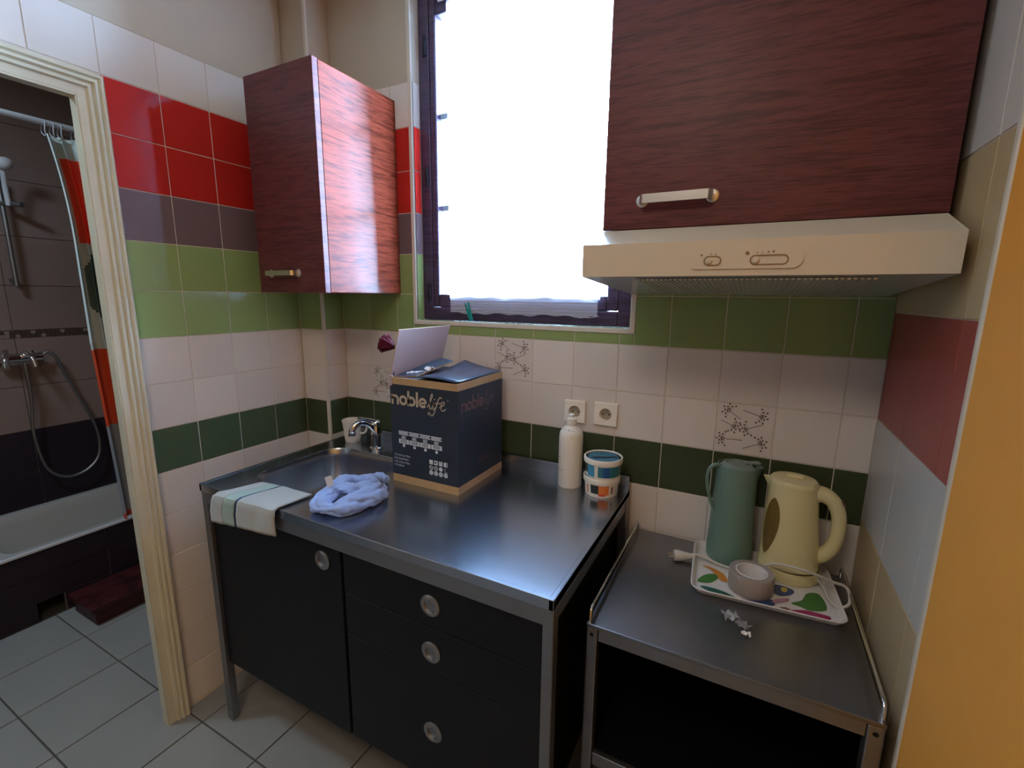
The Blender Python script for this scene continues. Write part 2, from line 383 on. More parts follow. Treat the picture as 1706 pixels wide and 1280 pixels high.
# ------------------------------------------------------------------ SETTING: back wall with the window opening
WX0, WX1, WZ0, WZ1 = -.500, .330, 1.412, 2.56
y = D
wb = MB()
wb.box(-2.95, WX0, y, .25, -.1, 2.62).box(WX1, 2.0, y, .25, -.1, 2.62).box(WX0, WX1, y, .25, -.1, WZ0).box(WX0, WX1, y, .25, WZ1, 2.62)
wb.box(-.9, WX0-.016, -.0005, y, Z0+9*T, 2.62).box(WX1+.016, XR, -.0005, y, Z0+9*T, 2.62, mi=0)
wall_back = structure(wb.build('wall_back', [M['plaster'], M['grout']]), 'tiled back wall with window, coloured courses and beige top')
gb = MB().box(-.898, WX0, y-.0031, y, 0, Z0+9*T).box(WX1, XR, y-.0031, y, 0, Z0+9*T).box(WX0, WX1, y-.0031, y, 0, WZ0)
gb.build('grout_bed', M['grout'], wall_back)
for k in range(-6, 9):
    for i in range(-6, 7):
        x0, x1 = i*T, min((i+1)*T, XR); z0, z1 = Z0+k*T, Z0+(k+1)*T
        pieces = [(x0, x1, z0, z1)]
        if z1 > WZ0-.016 and x1 > WX0-.016 and x0 < WX1+.016:
            pieces = []
            if x0 < WX0-.016: pieces.append((x0, WX0-.016, z0, z1))
            if x1 > WX1+.016: pieces.append((WX1+.016, x1, z0, z1))
            if z0 < WZ0-.016: pieces.append((max(x0, WX0-.016), min(x1, WX1+.016), z0, WZ0-.016))
        for a, b, c, d in pieces:
            if b-a < .012 or d-c < .012: continue
            if k < -1 and b < .3: continue          # behind the sink counter
            t = tile(wall_back, '-y', (a, y-.001, max(c, 0)), b-a, d-max(c, 0), course(k))
            if (k, i) in ((2,-1), (1,-5), (1,4)):
                pr = MB(); I = Matrix.Translation((0,0,.0046))
                def umbel(cx, cy, ang, L):
                    cx *= T; cy *= T; dx, dy = cos(ang), sin(ang)
                    pr.stroke([(cx, cy), (cx+dx*L*T, cy+dy*L*T)], .0016, I, 0)
                    for q in range(9):
                        an = ang+pi+(q-4)*.42; rr = (.095 if q % 2 else .14)*T
                        pr.disc((cx+rr*cos(an), cy+rr*sin(an)), .0026, I, 0, 8)
                        pr.stroke([(cx, cy), (cx+rr*cos(an), cy+rr*sin(an))], .0006, I, 0)
                    for q in range(3):
                        an = ang+pi+(q-1)*.7; pr.disc((cx+.05*T*cos(an), cy+.05*T*sin(an)), .0024, I, 0, 8)
                for u in ((.23,.84,-.62,.24),(.74,.80,2.85,.30),(.29,.56,2.75,.22),(.56,.53,.42,.28),(.17,.28,.03,.32),(.77,.26,3.6,.30)): umbel(*u)
                pr.build('flower_print', M['print_brown'] if 'print_brown' in M else M.setdefault('print_brown', mat('brown_flower_print', '54413a', .5)), t, local=True, label='brown umbel flower print')
# reveal of the window recess: cut tiles on the left and right cheeks and along the sill
for k in range(3, 9):
    z0, z1 = max(Z0+k*T, WZ0), Z0+(k+1)*T
    tile(wall_back, '+x', (WX0-.001, .004, z0), .036, z1-z0, course(k)); tile(wall_back, '-x', (WX1+.001, .040, z0), .036, z1-z0, course(k))
for i in range(-4, 3):
    a, b = max(i*T, WX0), min((i+1)*T, WX1); tile(wall_back, '+z', (a, .004, WZ0-.003), b-a, .036, M['light_green'])

tr = MB().box(WX0-.016, WX0, -.004, .006, WZ0-.016, WZ1, .002).box(WX1, WX1+.016, -.004, .006, WZ0-.016, WZ1, .002).box(WX0, WX1, -.004, .006, WZ0-.016, WZ0, .002)
structure(tr.build('trim_1', M['trim']), 'white plastic edging around the window recess')

# chase in the back left corner
CX, CY = -.898, -.110
ch = structure(MB().box(XL-.02, CX-D, CY+D, y, 0, 2.62).build('wall_chase', M['plaster']), 'boxed pipe chase in the back left corner')
MB().box(XL, CX-.0009, CY+.0009, CY+D, 0, Z0+9*T).box(CX-D, CX-.0009, CY+.0009, 0, 0, Z0+9*T).build('grout_bed', M['grout'], ch)
for k in range(-6, 9):
    z0 = max(0, Z0+k*T); z1 = Z0+(k+1)*T
    tile(ch, '-y', (XL+.002, CY+D-.001, z0), CX-.012-XL, z1-z0, course(k)); tile(ch, '+x', (CX-D+.001, CY+.008, z0), -CY-.010, z1-z0, course(k))
structure(MB().box(CX-.013, CX+.001, CY-.001, CY+.010, 0, 2.62, .002).build('trim_2', M['trim']), 'white corner bead down the pipe chase')

# left wall with the bathroom doorway
DY1, DY0, DZ = -.776, -1.62, 2.035          # door opening
wl = MB(); xb = XL-D
wl.box(xb-.016, xb, DY1, CY+.01, 0, 2.62).box(xb-.016, xb, DY0, DY1, DZ, 2.62).box(xb-.016, xb, -4.5, DY0, 0, 2.62)
wl.box(xb, XL+.0005, -4.5, CY, Z0+9*T, 2.62)
wall_left = structure(wl.build('wall_left', M['plaster']), 'tiled left wall with the bathroom doorway')
MB().box(xb, xb+.0031, -.71, CY, 0, Z0+9*T).box(xb, xb+.0031, -2.1, -.71, 2.09, Z0+9*T).build('grout_bed', M['grout'], wall_left)
for k in range(-6, 9):
    z0 = max(0, Z0+k*T); z1 = Z0+(k+1)*T
    for i in range(4):
        y0 = -.709+i*T; tile(wall_left, '+x', (xb+.001, y0, z0), min(T, CY-y0), z1-z0, course(k))
    if k == 8:
        for i in range(9): y0 = -.709-(i+1)*T; tile(wall_left, '+x', (xb+.001, y0, z0), T, z1-z0, course(k))
# door casing, moulded, mitred
prof = [(0,0),(0,.020),(.006,.026),(.013,.026),(.018,.019),(.023,.024),(.031,.025),(.036,.016),(.041,.020),(.050,.020),(.053,.012),(.080,.012),(.084,.009),(.084,0)]
prof = [(u*.79, h) for u, h in prof]
door1 = structure(MB().box(xb-.018, XL+.012, DY1, DY1-.006+.004, 0, DZ).box(xb-.018, XL+.012, DY0, DY0+.004, 0, DZ).box(xb-.018, XL+.012, DY0, DY1, DZ-.003, DZ+.002)
                  .build('door_1', M['cream']), 'cream painted bathroom doorway without its door leaf')
def casing(pts_fn, name='casing'):
    n = len(prof); A = [pts_fn(u, h, 0) for u, h in prof]; B = [pts_fn(u, h, 1) for u, h in prof]
    MB().add(A+B, [tuple(range(n)), tuple(range(n, 2*n))[::-1]] + [(i, (i+1) % n, n+(i+1) % n, n+i) for i in range(n)]).build(name, M['cream'], door1)
CW = .0664; o1 = DY1+CW
casing(lambda u, h, e: (XL+h, o1-u, 0 if e == 0 else DZ+CW-u))
casing(lambda u, h, e: (XL+h, o1-u if e == 0 else DY0-CW+u, DZ+CW-u))
casing(lambda u, h, e: (XL+h, DY0-CW+u, 0 if e == 0 else DZ+CW-u))

# right wall: larger tiles in bands, corner bead, then orange paint towards the camera
YE = -.512
xr = XR+D
wr = structure(MB().box(xr, xr+.12, YE, .004, 0, 2.62).box(XR+.003, xr, YE, 0, 1.755+.275*2, 2.62).build('wall_right', M['plaster']), 'tiled right wall with beige, red and pale bands')
MB().box(xr-.0031, xr, YE, 0, 0, 1.755+.55).build('grout_bed', M['grout'], wr)
bands = [(-.165+.0,'beige_tile'),(.11,'beige_tile'),(.385,'beige_tile'),(.66,'beige_tile'),(.935,'pale_tile'),(1.21,'brick_red'),(1.4785,'beige_tile'),(1.755,'off_white_tile'),(2.03,'off_white_tile')]
for z0, c in bands:
    z1 = z0+.275 if abs(z0-1.21) > .01 else 1.4785
    for a, b in ((-.22, -.001), (-.44, -.22), (YE, -.44)):
        zz = max(z0, 0); tile(wr, '-x', (xr-.001, b, zz), b-a, z1-zz, M[c], joint=.0018)
structure(MB().box(XR-.004, XR+.10, YE-.016, YE, 0, 2.62, .003).box(XR-.012, XR+.10, YE-.030, YE-.016, 0, 2.62, .003).build('trim_3', M['trim']), 'off white edging between right wall tiles and orange paint')
structure(MB().box(XR-.010, XR+.12, -4.5, YE-.030, 0, 2.62, .003).build('wall_entry', M['orange']), 'orange painted wall beside the camera')
structure(MB().box(xb, 1.1, -4.6, -4.5, 0, 2.62).build('wall_front', M['dull_wall']), 'beige wall behind the camera')
structure(MB().box(-2.95, 2.0, -4.6, .3, 2.62, 2.7).build('ceiling', M['ceiling']), 'pale painted ceiling')

# ------------------------------------------------------------------ SETTING: window
win = structure(MB().box(WX0+.001, WX0+.047, .042, .12, WZ0+.002, WZ1, .004).box(WX1-.052, WX1-.001, .042, .12, WZ0+.002, WZ1, .004)
                .box(WX0+.047, WX1-.052, .042, .12, WZ0+.002, WZ0+.050, .004).box(WX0+.047, WX1-.052, .042, .12, WZ1-.03, WZ1, .004).build('window_1', M['window_wood']), 'dark stained wooden window with sheer net')
gx0, gx1, gz0, gz1 = -.425, .240, 1.512, 2.472
MB().box(WX0+.0475, gx0, .0425, .10, WZ0+.052, WZ1-.032, .005).box(gx1, WX1-.0525, .0425, .10, WZ0+.052, WZ1-.032, .005).box(gx0, gx1, .0425, .10, WZ0+.0505, gz0, .005).box(gx0, gx1, .0425, .10, gz1, WZ1-.032, .005).build('sash', M['window_wood'], win)
cw, chh = (gx1-gx0)/3, (gz1-gz0)/3
for i in (1, 2):
    MB().box(gx0, gx1, .066, .092, gz0+i*chh-.010, gz0+i*chh+.010, .003).build('muntin', M['bars'], win)
    MB().box(gx0+i*cw-.006, gx0+i*cw+.006, .070, .090, gz0, gz1, .003).build('muntin', M['bars'], win)
for i in range(3):
    for j in range(3):
        MB().box(gx0+i*cw+.004, gx0+(i+1)*cw-.004, .079, .082, gz0+j*chh+.008, gz0+(j+1)*chh-.008).build('pane', M['glass'], win)
for z in (1.515, 1.94, 2.38):
    MB().lathe([(0,-.03),(.007,-.03),(.007,.03),(0,.03)], (WX0+.030, .040, z), 12).lathe([(0,.03),(.004,.031),(.005,.036),(0,.040)], (WX0+.030, .040, z), 12).build('hinge', M['black'], win)

# net curtain on the sash
cu = thing('net_curtain', 'sheer white net curtain hanging over the window', 'curtain', (-.07, .03, 1.443))
def net(x0, x1, z0, z1, nx, nz, fn):
    vs = []; fs = []
    for j in range(nz+1):
        for i in range(nx+1):
            x = x0+(x1-x0)*i/nx; z = z0+(z1-z0)*j/nz; vs.append((x, fn(x, z), z))
    for j in range(nz):
        for i in range(nx):
            a = j*(nx+1)+i; fs.append((a, a+1, a+nx+2, a+nx+1))
    return vs, fs
v, f = net(-.362, .222, 1.497, 2.50, 60, 12, lambda x, z: .028+.004*sin(x*60)+.003*sin(x*23+1))
MB().add(v, f, 0, True).build('net', M['sheer'], cu)
vs = []; fs = []
for j in range(19):
    z = 1.443+.056*j/18
    for i in range(31):
        x = -.358+(.575)*i/30; vs.append((x, .024-.0035*abs(sin(j*pi/3)), z+(.003*sin(x*70)+.002*sin(x*31) if j == 0 else 0)))
for j in range(18):
    for i in range(30): a = j*31+i; fs.append((a, a+1, a+32, a+31))
MB().add(vs, fs, 0, True).build('hem', M['sheer_hem'], cu)
MB().tube([(-.40,.030,2.505),(.26,.030,2.505)], .005).build('rod', M['white_plastic'], cu)
pts = [(.222, .022, 1.447), (.19,.021,1.441), (.14,.022,1.445),(.08,.021,1.452),(.03,.022,1.449)]
MB().tube(pts, .0009, 6, sub=5).build('loose_thread', M['paper'], cu)

# teal clothes peg leaning on the sill
pg = thing('clothes_peg', 'teal plastic clothes peg at the foot of the window', 'clothes peg', (-.262, .022, 1.415))
R = Matrix.Translation((-.262,.020,1.4155)) @ Matrix.Rotation(-.33, 4, 'Y') @ Matrix.Rotation(-.1, 4, 'X')
for s in (-1, 1):
    MB().prism([(-.006*s-.002*s,0),(-.001*s,0),(-.001*s,.03),(-.004*s,.07),(-.009*s,.07),(-.008*s,.03)], R @ Matrix.Rotation(pi/2, 4, 'X'), .008).build('prong', M['teal'], pg)
MB().tube([(R @ Vector((.004*cos(t*2*pi), -.004+.008*0, .035+.004*sin(t*2*pi)))) for t in [q/8 for q in range(8)]], .0012, 6, closed=True).build('spring', M['nickel'], pg)

# ------------------------------------------------------------------ sink counter with its two base units
ZC = .90
sc = thing('sink_counter', 'brushed steel sink counter on grey steel legs', 'counter', (-.25, -.35, 0))
X0, X1, Y0, Y1 = -.872, .367, -.665, -.028
bm = bmesh.new()
outer = [bm.verts.new((x, y, ZC)) for x, y in ((X0,Y0),(X1,Y0),(X1,Y1),(X0,Y1))]
hole2d = rrect(-.79, -.405, -.565, -.175, .085, 8)
inner = [bm.verts.new((x, y, ZC)) for x, y in hole2d]
ed = [bm.edges.new((outer[i], outer[(i+1) % 4])) for i in range(4)] + [bm.edges.new((inner[i], inner[(i+1) % len(inner)])) for i in range(len(inner))]
bmesh.ops.triangle_fill(bm, use_beauty=True, use_dissolve=False, edges=ed)
wt = MB().bm(bm)
wt.box(X0, X1, Y0, Y0+.012, ZC-.024, ZC+.0015, .0015).box(X0, X0+.012, Y0, Y1, ZC-.024, ZC+.001, .0012).box(X1-.012, X1, Y0, Y1, ZC-.024, ZC+.001, .0012)
wt.box(X0, -.80, Y0+.012, Y1, ZC-.02, ZC-.001).box(-.395, X1, Y0+.012, Y1, ZC-.02, ZC-.001).box(-.80, -.395, Y0+.012, -.575, ZC-.02, ZC-.001).box(-.80, -.395, -.165, Y1, ZC-.02, ZC-.001)
wt.build('worktop', M['steel'], sc)
def shrink(t, z, f):
    return [(x*(1-t)+(-.5975)*t, y*(1-t)+(-.37)*t, z) for x, y in hole2d]
vs, fs = loft([shrink(-.012, ZC+.0012, 0), shrink(-.004, ZC+.0016, 0), shrink(.01, ZC-.004, 0), shrink(.03, ZC-.03, 0), shrink(.07, ZC-.13, 0), shrink(.14, ZC-.152, 0), shrink(.3, ZC-.158, 0), shrink(.88, ZC-.163, 0)])
bowl = MB().add(vs, fs, 0, True).build('sink_bowl', M['steel'], sc)
MB().lathe([(0,.001),(.012,.001),(.03,.004),(.036,.002),(.036,0)], (-.5975,-.37,ZC-.163), 20).build('drain', M['chrome'], bowl)
MB().box(X0+.002, X1-.002, Y1-.004, Y1+.004, ZC-.02, .944, .002).box(X0+.002, X1-.002, Y1, Y1+.018, .936, .944, .002).build('backsplash', M['steel'], sc)
MB().box(X0+.03, X1-.024, Y0+.004, Y0+.022, ZC-.066, ZC-.024, .002).box(X1-.022, X1-.004, Y0+.03, Y1-.03, ZC-.066, ZC-.024, .002).box(X0+.004, X0+.022, Y0+.03, Y1-.03, ZC-.066, ZC-.024, .002).build('apron', M['steel_frame'], sc)
for x in (X0+.002, X1-.026):
    for yy in (Y0+.003, Y1-.03):
        MB().box(x, x+.026, yy, yy+.028, 0.006, ZC-.024, .003).box(x+.003, x+.023, yy+.003, yy+.025, 0, .006).build('leg', M['steel_frame'], sc)

def ring_handle(parent, x, z, yf):
    m = Matrix.Translation((x, yf, z)) @ Matrix.Rotation(pi/2, 4, 'X')
    MB().lathe([(.0155,-.002),(.0155,.0035),(.0175,.005),(.025,.0045),(.0285,.002),(.0285,-.001)], (0,0,0), 28, 0, m).lathe([(0,.0006),(.0155,.0006)], (0,0,0), 28, 1, m).build('ring_handle', [M['ring'], M['steel_frame']], parent, label='round steel ring pull')
bc = thing('base_cabinet', 'black base cabinet under the sink with one ring pull', 'cabinet', (-.55, -.35, .24))
MB().box(-.842, -.262, -.615, -.575, .24, .832).box(-.842, -.826, -.575, -.04, .24, .832).box(-.278, -.262, -.575, -.04, .24, .832).box(-.826, -.278, -.575, -.04, .24, .256).box(-.826,-.278,-.055,-.04,.256,.70).build('body', M['black_dark'], bc)
d = MB().box(-.848, -.262, -.648, -.618, .236, .832, .003).build('door', M['black'], bc)
ring_handle(d, -.333, .778, -.648)
du = thing('drawer_unit', 'black three drawer unit under the right of the counter', 'drawers', (.045, -.35, .245))
MB().box(-.248, .336, -.618, -.04, .248, .832).build('body', M['black_dark'], du)
for z0, z1, zh in ((.708,.832,.768),(.580,.706,.639),(.244,.578,.404)):
    d = MB().box(-.250, .338, -.650, -.620, z0, z1, .0025).build('drawer', M['black'], du)
    ring_handle(d, .041, zh, -.650)

# mixer tap
fc = thing('mixer_tap', 'chrome mixer tap behind the sink bowl', 'tap', (-.635, -.115, ZC))
MB().lathe([(0,0),(.028,0),(.028,.004),(.023,.008),(.0215,.05),(.022,.088),(.0195,.094),(0,.096)], (-.632,-.112,ZC), 28).build('body', M['chrome'], fc)
sp = [(-.632,-.114,.955),(-.636,-.128,.985),(-.646,-.150,1.008),(-.657,-.175,1.014),(-.666,-.194,1.004),(-.670,-.202,.988),(-.671,-.203,.976)]
b = MB().tube(sp, .0125, 14, sub=5).build('spout', M['chrome'], fc)
MB().lathe([(0,0),(.0135,0),(.0145,.003),(.0145,.014),(.0125,.016)], (-.671,-.203,.968), 18).build('aerator', M['chrome'], b)
MB().lathe([(.0195,0),(.021,.006),(.019,.016),(.012,.022),(0,.024)], (-.632,-.112,ZC+.094), 24).tube([(-.628,-.118,1.012),(-.640,-.150,1.026),(-.652,-.185,1.036)], [.007,.006,.0065], 10, sub=3).build('lever', M['chrome'], fc)

# white cup behind the tap
cp = thing('cup', 'small white ribbed cup beside the tap', 'cup', (-.783, -.095, ZC))
pr = [(0,.003),(.026,.003),(.028,0),(.030,.002),(.034,.045),(.040,.085),(.0415,.092),(.040,.0935),(.0385,.09),(.033,.045),(.027,.008),(0,.007)]
MB().lathe(pr, (-.783,-.095,ZC), 36).build('body', M['white_plastic'], cp)
MB().tube([(-.747,-.080,.978),(-.731,-.073,.976),(-.726,-.071,.955),(-.735,-.075,.938),(-.752,-.082,.935)], .0045, 10, sub=5).build('handle', M['white_plastic'], cp)
rb = MB()
for i in range(30):
    a = 2*pi*i/30; rb.tube([(-.783+.0308*cos(a),-.095+.0308*sin(a),ZC+.012),(-.783+.0338*cos(a),-.095+.0338*sin(a),ZC+.042)], .0012, 4)
rb.build('ribs', M['white_plastic'], cp)

# ------------------------------------------------------------------ steel trolley on the right
TX0, TX1, TY0, TY1, ZT = .395, .950, -.530, -.020, .770
tl = thing('kitchen_trolley', 'grey steel kitchen trolley with rails beside the right wall', 'trolley', ((TX0+TX1)/2, (TY0+TY1)/2, 0))
MB().box(TX0, TX1, TY0, TY1, ZT-.010, ZT, .002).build('top', M['steel_dull'], tl)
MB().box(TX0+.028, TX1-.028, TY0+.003, TY0+.018, ZT-.040, ZT-.010, .002).box(TX0+.003, TX0+.018, TY0+.028, TY1-.028, ZT-.040, ZT-.010, .002).box(TX1-.018, TX1-.003, TY0+.028, TY1-.028, ZT-.040, ZT-.010, .002).box(TX0+.028, TX1-.028, TY1-.018, TY1-.003, ZT-.040, ZT-.010, .002).build('apron', M['steel_frame'], tl)
for x in (TX0+.001, TX1-.027):
    for yy in (TY0+.001, TY1-.029):
        lg = MB().box(x, x+.026, yy, yy+.028, .03, ZT-.010, .003).build('leg', M['steel_frame'], tl)
        MB().lathe([(0,0),(.012,0),(.014,.006),(.012,.03),(0,.03)], (x+.013, yy+.014, 0), 14).build('foot', M['black'], lg)
        if yy < -.3:
            MB().lathe([(0,.0012),(.0042,.0012),(.005,0)], (0,0,0), 12, 0, Matrix.Translation((x+.013, yy, ZT-.026)) @ Matrix.Rotation(pi/2, 4, 'X')).build('screw', M['hole'], lg)
for x in (TX0+.006, TX1-.006):
    MB().tube([(x,TY0+.010,ZT),(x,TY0+.010,ZT+.022),(x,TY0+.018,ZT+.030),(x,TY0+.030,ZT+.031),(x,TY1-.03,ZT+.031),(x,TY1-.018,ZT+.030),(x,TY1-.010,ZT+.022),(x,TY1-.010,ZT)], .0038, 10).build('rail', M['chrome'], tl)
MB().box(TX0+.004, TX1-.004, TY0+.018, TY1-.004, .404, .418, .002, 1).box(TX0+.028, TX1-.028, TY0+.003, TY0+.018, .390, .424, .002).build('shelf', [M['steel_frame'], M['black']], tl)
MB().box(TX0+.028, TX1-.028, TY1-.014, TY1-.008, .424, ZT-.04).build('back_panel', M['black'], tl)
MB().box(TX0+.008, TX0+.013, TY0+.03, TY1-.03, .424, ZT-.04).build('side_panel', M['black'], tl)
MB().box(TX1-.013, TX1-.008, TY0+.03, TY1-.03, .424, ZT-.04).build('side_panel', M['black'], tl)
MB().box(TX0+.004, TX1-.004, TY0+.004, TY1-.004, .12, .132, .002).build('bottom_shelf', M['black'], tl)

# ------------------------------------------------------------------ wall cabinets and hood
lc = thing('wall_cabinet', 'narrow red brown wall cabinet left of the window', 'cabinet', (-.74, -.18, 1.512))
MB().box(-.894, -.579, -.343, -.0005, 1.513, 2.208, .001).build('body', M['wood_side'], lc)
d = MB().box(-.907, -.579, -.366, -.3445, 1.511, 2.211, .0015).build('door', M['wood'], lc)
def bar_handle(parent, xa, xb_, z, yf, w=.012):
    m = Matrix.Translation((0, yf, 0)) @ Matrix.Rotation(pi/2, 4, 'X')
    hb = MB()
    for x in (xa+.004, xb_-.004): hb.lathe([(0,.003),(.011,.003),(.0135,.0015),(.0135,0)], (x, z, 0), 20, 0, m)
    P = [(xa+.004, yf-.002), (xa+.004, yf-.020), (xa+.010, yf-.027), (xb_-.010, yf-.027), (xb_-.004, yf-.020), (xb_-.004, yf-.002)]
    for i in range(5):
        (ax, ay), (bx_, by) = P[i], P[i+1]
        dx, dy = bx_-ax, by-ay; L = sqrt(dx*dx+dy*dy); nx, ny = -dy/L*.002, dx/L*.002
        q = [(ax-nx, ay-ny), (bx_-nx, by-ny), (bx_+nx, by+ny), (ax+nx, ay+ny)]
        hb.add([(x, yy, z-w/2) for x, yy in q]+[(x, yy, z+w/2) for x, yy in q], [(0,1,2,3),(4,5,6,7),(0,1,5,4),(1,2,6,5),(2,3,7,6),(3,0,4,7)])
    hb.build('handle', M['nickel'], parent)
bar_handle(d, -.845, -.700, 1.576, -.366, .016)
rc = thing('wall_cabinet', 'wide dark red brown wall cabinet above the cooker hood', 'cabinet', (.64, -.16, 1.662))
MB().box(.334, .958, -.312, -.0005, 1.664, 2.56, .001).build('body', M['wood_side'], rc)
d = MB().box(.332, .960, -.335, -.3135, 1.662, 2.56, .0015).build('door', M['wood'], rc)
bar_handle(d, .417, .572, 1.722, -.335, .019)

hd = thing('cooker_hood', 'cream white cooker hood under the wide wall cabinet', 'cooker hood', (.64, -.2, 1.52))
HX0, HX1 = .325, .957
prof_h = [(-.001,1.518),(-.450,1.551),(-.451,1.618),(-.338,1.660),(-.001,1.660)]
hbm = MB()
A = [(HX0, yy, z) for yy, z in prof_h]; B = [(HX1, yy, z) for yy, z in prof_h]
hbm.add(A+B, [(0,1,2,3,4),(5,6,7,8,9),(1,2,7,6),(2,3,8,7),(3,4,9,8),(4,0,5,9)]).add([A[0],A[1],B[1],B[0]], [(0,1,2,3)], 1)
hbm.build('body', [M['hood'], M['hood_dark']], hd)
def und(x, t, off=0.): return (x, -.001+t*(-.449), 1.518+t*.033-off)
fbm = MB().add([und(.43,.12,.0015), und(.86,.12,.0015), und(.86,.93,.0015), und(.43,.93,.0015)], [(0,1,2,3)])
for i in range(44):
    x = .436+i*.0097; fbm.add([und(x,.14,.001), und(x+.0055,.14,.001), und(x+.0055,.91,.001), und(x,.91,.001), und(x,.14,.004), und(x+.0055,.14,.004), und(x+.0055,.91,.004), und(x,.91,.004)], [(4,5,6,7),(0,1,5,4),(1,2,6,5),(2,3,7,6),(3,0,4,7)])
fbm.build('grease_filter', M['hood_dark'], hd)
yf = -.4507
mf = Matrix.Translation((0, yf, 0)) @ Matrix.Rotation(pi/2, 4, 'X')
cpn = MB().prism(rrect(.545,.740,1.5635,1.6015,.016,5), mf, .0022).build('control_panel', M['hood'], hd)
for xa, xb_, xk in ((.5745,.604,.583),(.655,.716,.664)):
    sl = MB().stroke(rrect(xa,xb_,1.5705,1.587,.008,5), .0026, mf, .003, 0, True).build('slot', M['hood_print'], cpn)
    MB().lathe([(0,.006),(.0045,.0058),(.0062,.004),(.0062,.002)], (xk,1.5788,0), 16, 0, mf).build('slider', M['hood'], cpn)
pm = MB().disc((.569,1.590), .0022, mf, .0026).disc((.586,1.5915), .0014, mf, .0026).disc((.594,1.5915), .0014, mf, .0026).disc((.649,1.5915), .0036, mf, .0026)
for i, x in enumerate((.664,.672,.682,.690)): pm.rect(x, x+.0035, 1.5915, 1.593+.0012*max(0,i-1), mf, .0026)
pm.build('marks', M['hood_print'], cpn)['kind'] = 'stuff'

# ------------------------------------------------------------------ sockets
def socket(label, x0, x1, z0, z1):
    s = thing('wall_socket', label, 'socket', ((x0+x1)/2, -.005, (z0+z1)/2), 0, 'white wall sockets above the counter')
    cx, cz = (x0+x1)/2, (z0+z1)/2
    m = Matrix.Translation((cx, 0, cz)) @ Matrix.Rotation(pi/2, 4, 'X')
    h = (x1-x0)/2; n = 32
    # plate with a round well
    sq = []; 
    for i in range(n):
        a = 2*pi*i/n; k = max(abs(cos(a)), abs(sin(a))); sq.append((cos(a)/k*h, sin(a)/k*h*(z1-z0)/(x1-x0)))
    rings = [[(px, py, 0) for px, py in sq], [(px, py, .009) for px, py in sq], [(px*.95, py*.95, .012) for px, py in sq]]
    rings += [[(.0205*cos(2*pi*i/n), .0205*sin(2*pi*i/n), .012) for i in range(n)], [(.0195*cos(2*pi*i/n), .0195*sin(2*pi*i/n), .0015) for i in range(n)]]
    vs, fs = loft(rings); p = MB().add(vs, fs, 0, False, m).build('plate', M['socket_white'], s)
    MB().disc((0,0), .0194, m, .0017, 28).build('well', M['shaded_socket_well'], p)
    MB().disc((-.0095,-.001), .0028, m, .0019).disc((.0095,-.001), .0028, m, .0019).build('holes', M['hole'], p)
    MB().lathe([(.0024,.0015),(.0024,.010),(.0012,.0115),(0,.012)], (0,.010,0), 10, 0, m).build('earth_pin', M['nickel'], p)
socket('square white socket behind the neck of the white bottle', .127, .201, 1.091, 1.166)
socket('square white socket standing clear to the right of the bottle', .231, .309, 1.094, 1.170)

# ------------------------------------------------------------------ things on the counter
bt = thing('squeeze_bottle', 'off white plastic bottle with spattered cap on the counter', 'bottle', (.182, -.085, ZC))
MB().lathe([(0,.002),(.034,.002),(.0365,0),(.0385,.004),(.0385,.165),(.037,.178),(.031,.189),(.020,.199),(.0155,.203),(.0155,.210),(0,.210)], (.182,-.085,ZC), 36).build('body', M['white_plastic'], bt)
MB().lathe([(.0165,.203),(.0165,.222),(.015,.226),(.0085,.229),(.0085,.238),(.006,.240),(0,.240)], (.182,-.085,ZC), 28).lathe([(.0165,.203),(0,.203)], (.182,-.085,ZC), 28).build('cap', M['white_plastic'], bt)
sp = MB()
for i in range(16):
    a = random.uniform(-2.6,-.5); z = random.choice((.19,.193,.06,.10,.17)); r = .0392 if z < .17 else .0305
    if z == .17: r = .0385
    c_ = Vector((.182+r*cos(a), -.085+r*sin(a), ZC+z)); q = random.uniform(.0008,.0022)
    sp.lathe([(0,-q),(q,0),(0,q)], tuple(c_), 6)
sp.build('stains', mat('rust_stain', '6b4a36', .8), bt)['kind'] = 'stuff'

def tub(name, label, c, r, z0, h, lid_print, side):
    t = thing(name, label, 'tub', (c[0], c[1], z0), 0, 'stacked filler tubs on the counter')
    MB().lathe([(0,.001),(r*.82,.001),(r*.86,0),(r*.88,.003),(r*.94,h-.014),(r*.94,h-.004),(0,h-.004)], (c[0],c[1],z0), 44).build('tub_body', M['white_plastic'], t)
    MB().lathe([(r*.945,h-.016),(r,h-.016),(r*1.01,h-.010),(r*1.01,h-.003),(r*.985,h),(r*.93,h),(r*.90,h-.004),(0,h-.004)], (c[0],c[1],z0), 44).build('lid', M['white_plastic'], t)
    for a0, a1, za, zb, mt in side:
        n = 10; vs = []; fs = []
        for i in range(n+1):
            a = math.radians(a0+(a1-a0)*i/n)
            for z in (za, zb):
                rr = r*(.88+.06*(z-.003)/(h-.017))+.0006; vs.append((c[0]+rr*cos(a), c[1]+rr*sin(a), z0+z))
        for i in range(n): fs.append((2*i, 2*i+2, 2*i+3, 2*i+1))
        MB().add(vs, fs).build('label_print', M[mt], t)
    if lid_print:
        I = Matrix.Translation((c[0], c[1], z0+h-.0038))
        MB().disc((0,0), r*.80, I, .0004, 30).build('lid_print', M['lid_blue'], t)
        MB().add([tuple(Vector((c[0],c[1],z0+h-.0032))+Vector(v)*r) for v in ((-.55,-.30,0),(-.30,-.50,0),(.55,.05,0),(.72,.25,0),(.60,.40,0),(.30,.16,0))], [(0,1,2,3,4,5)]).build('lid_print', M['lid_black'], t)
TC = (.291, -.092)
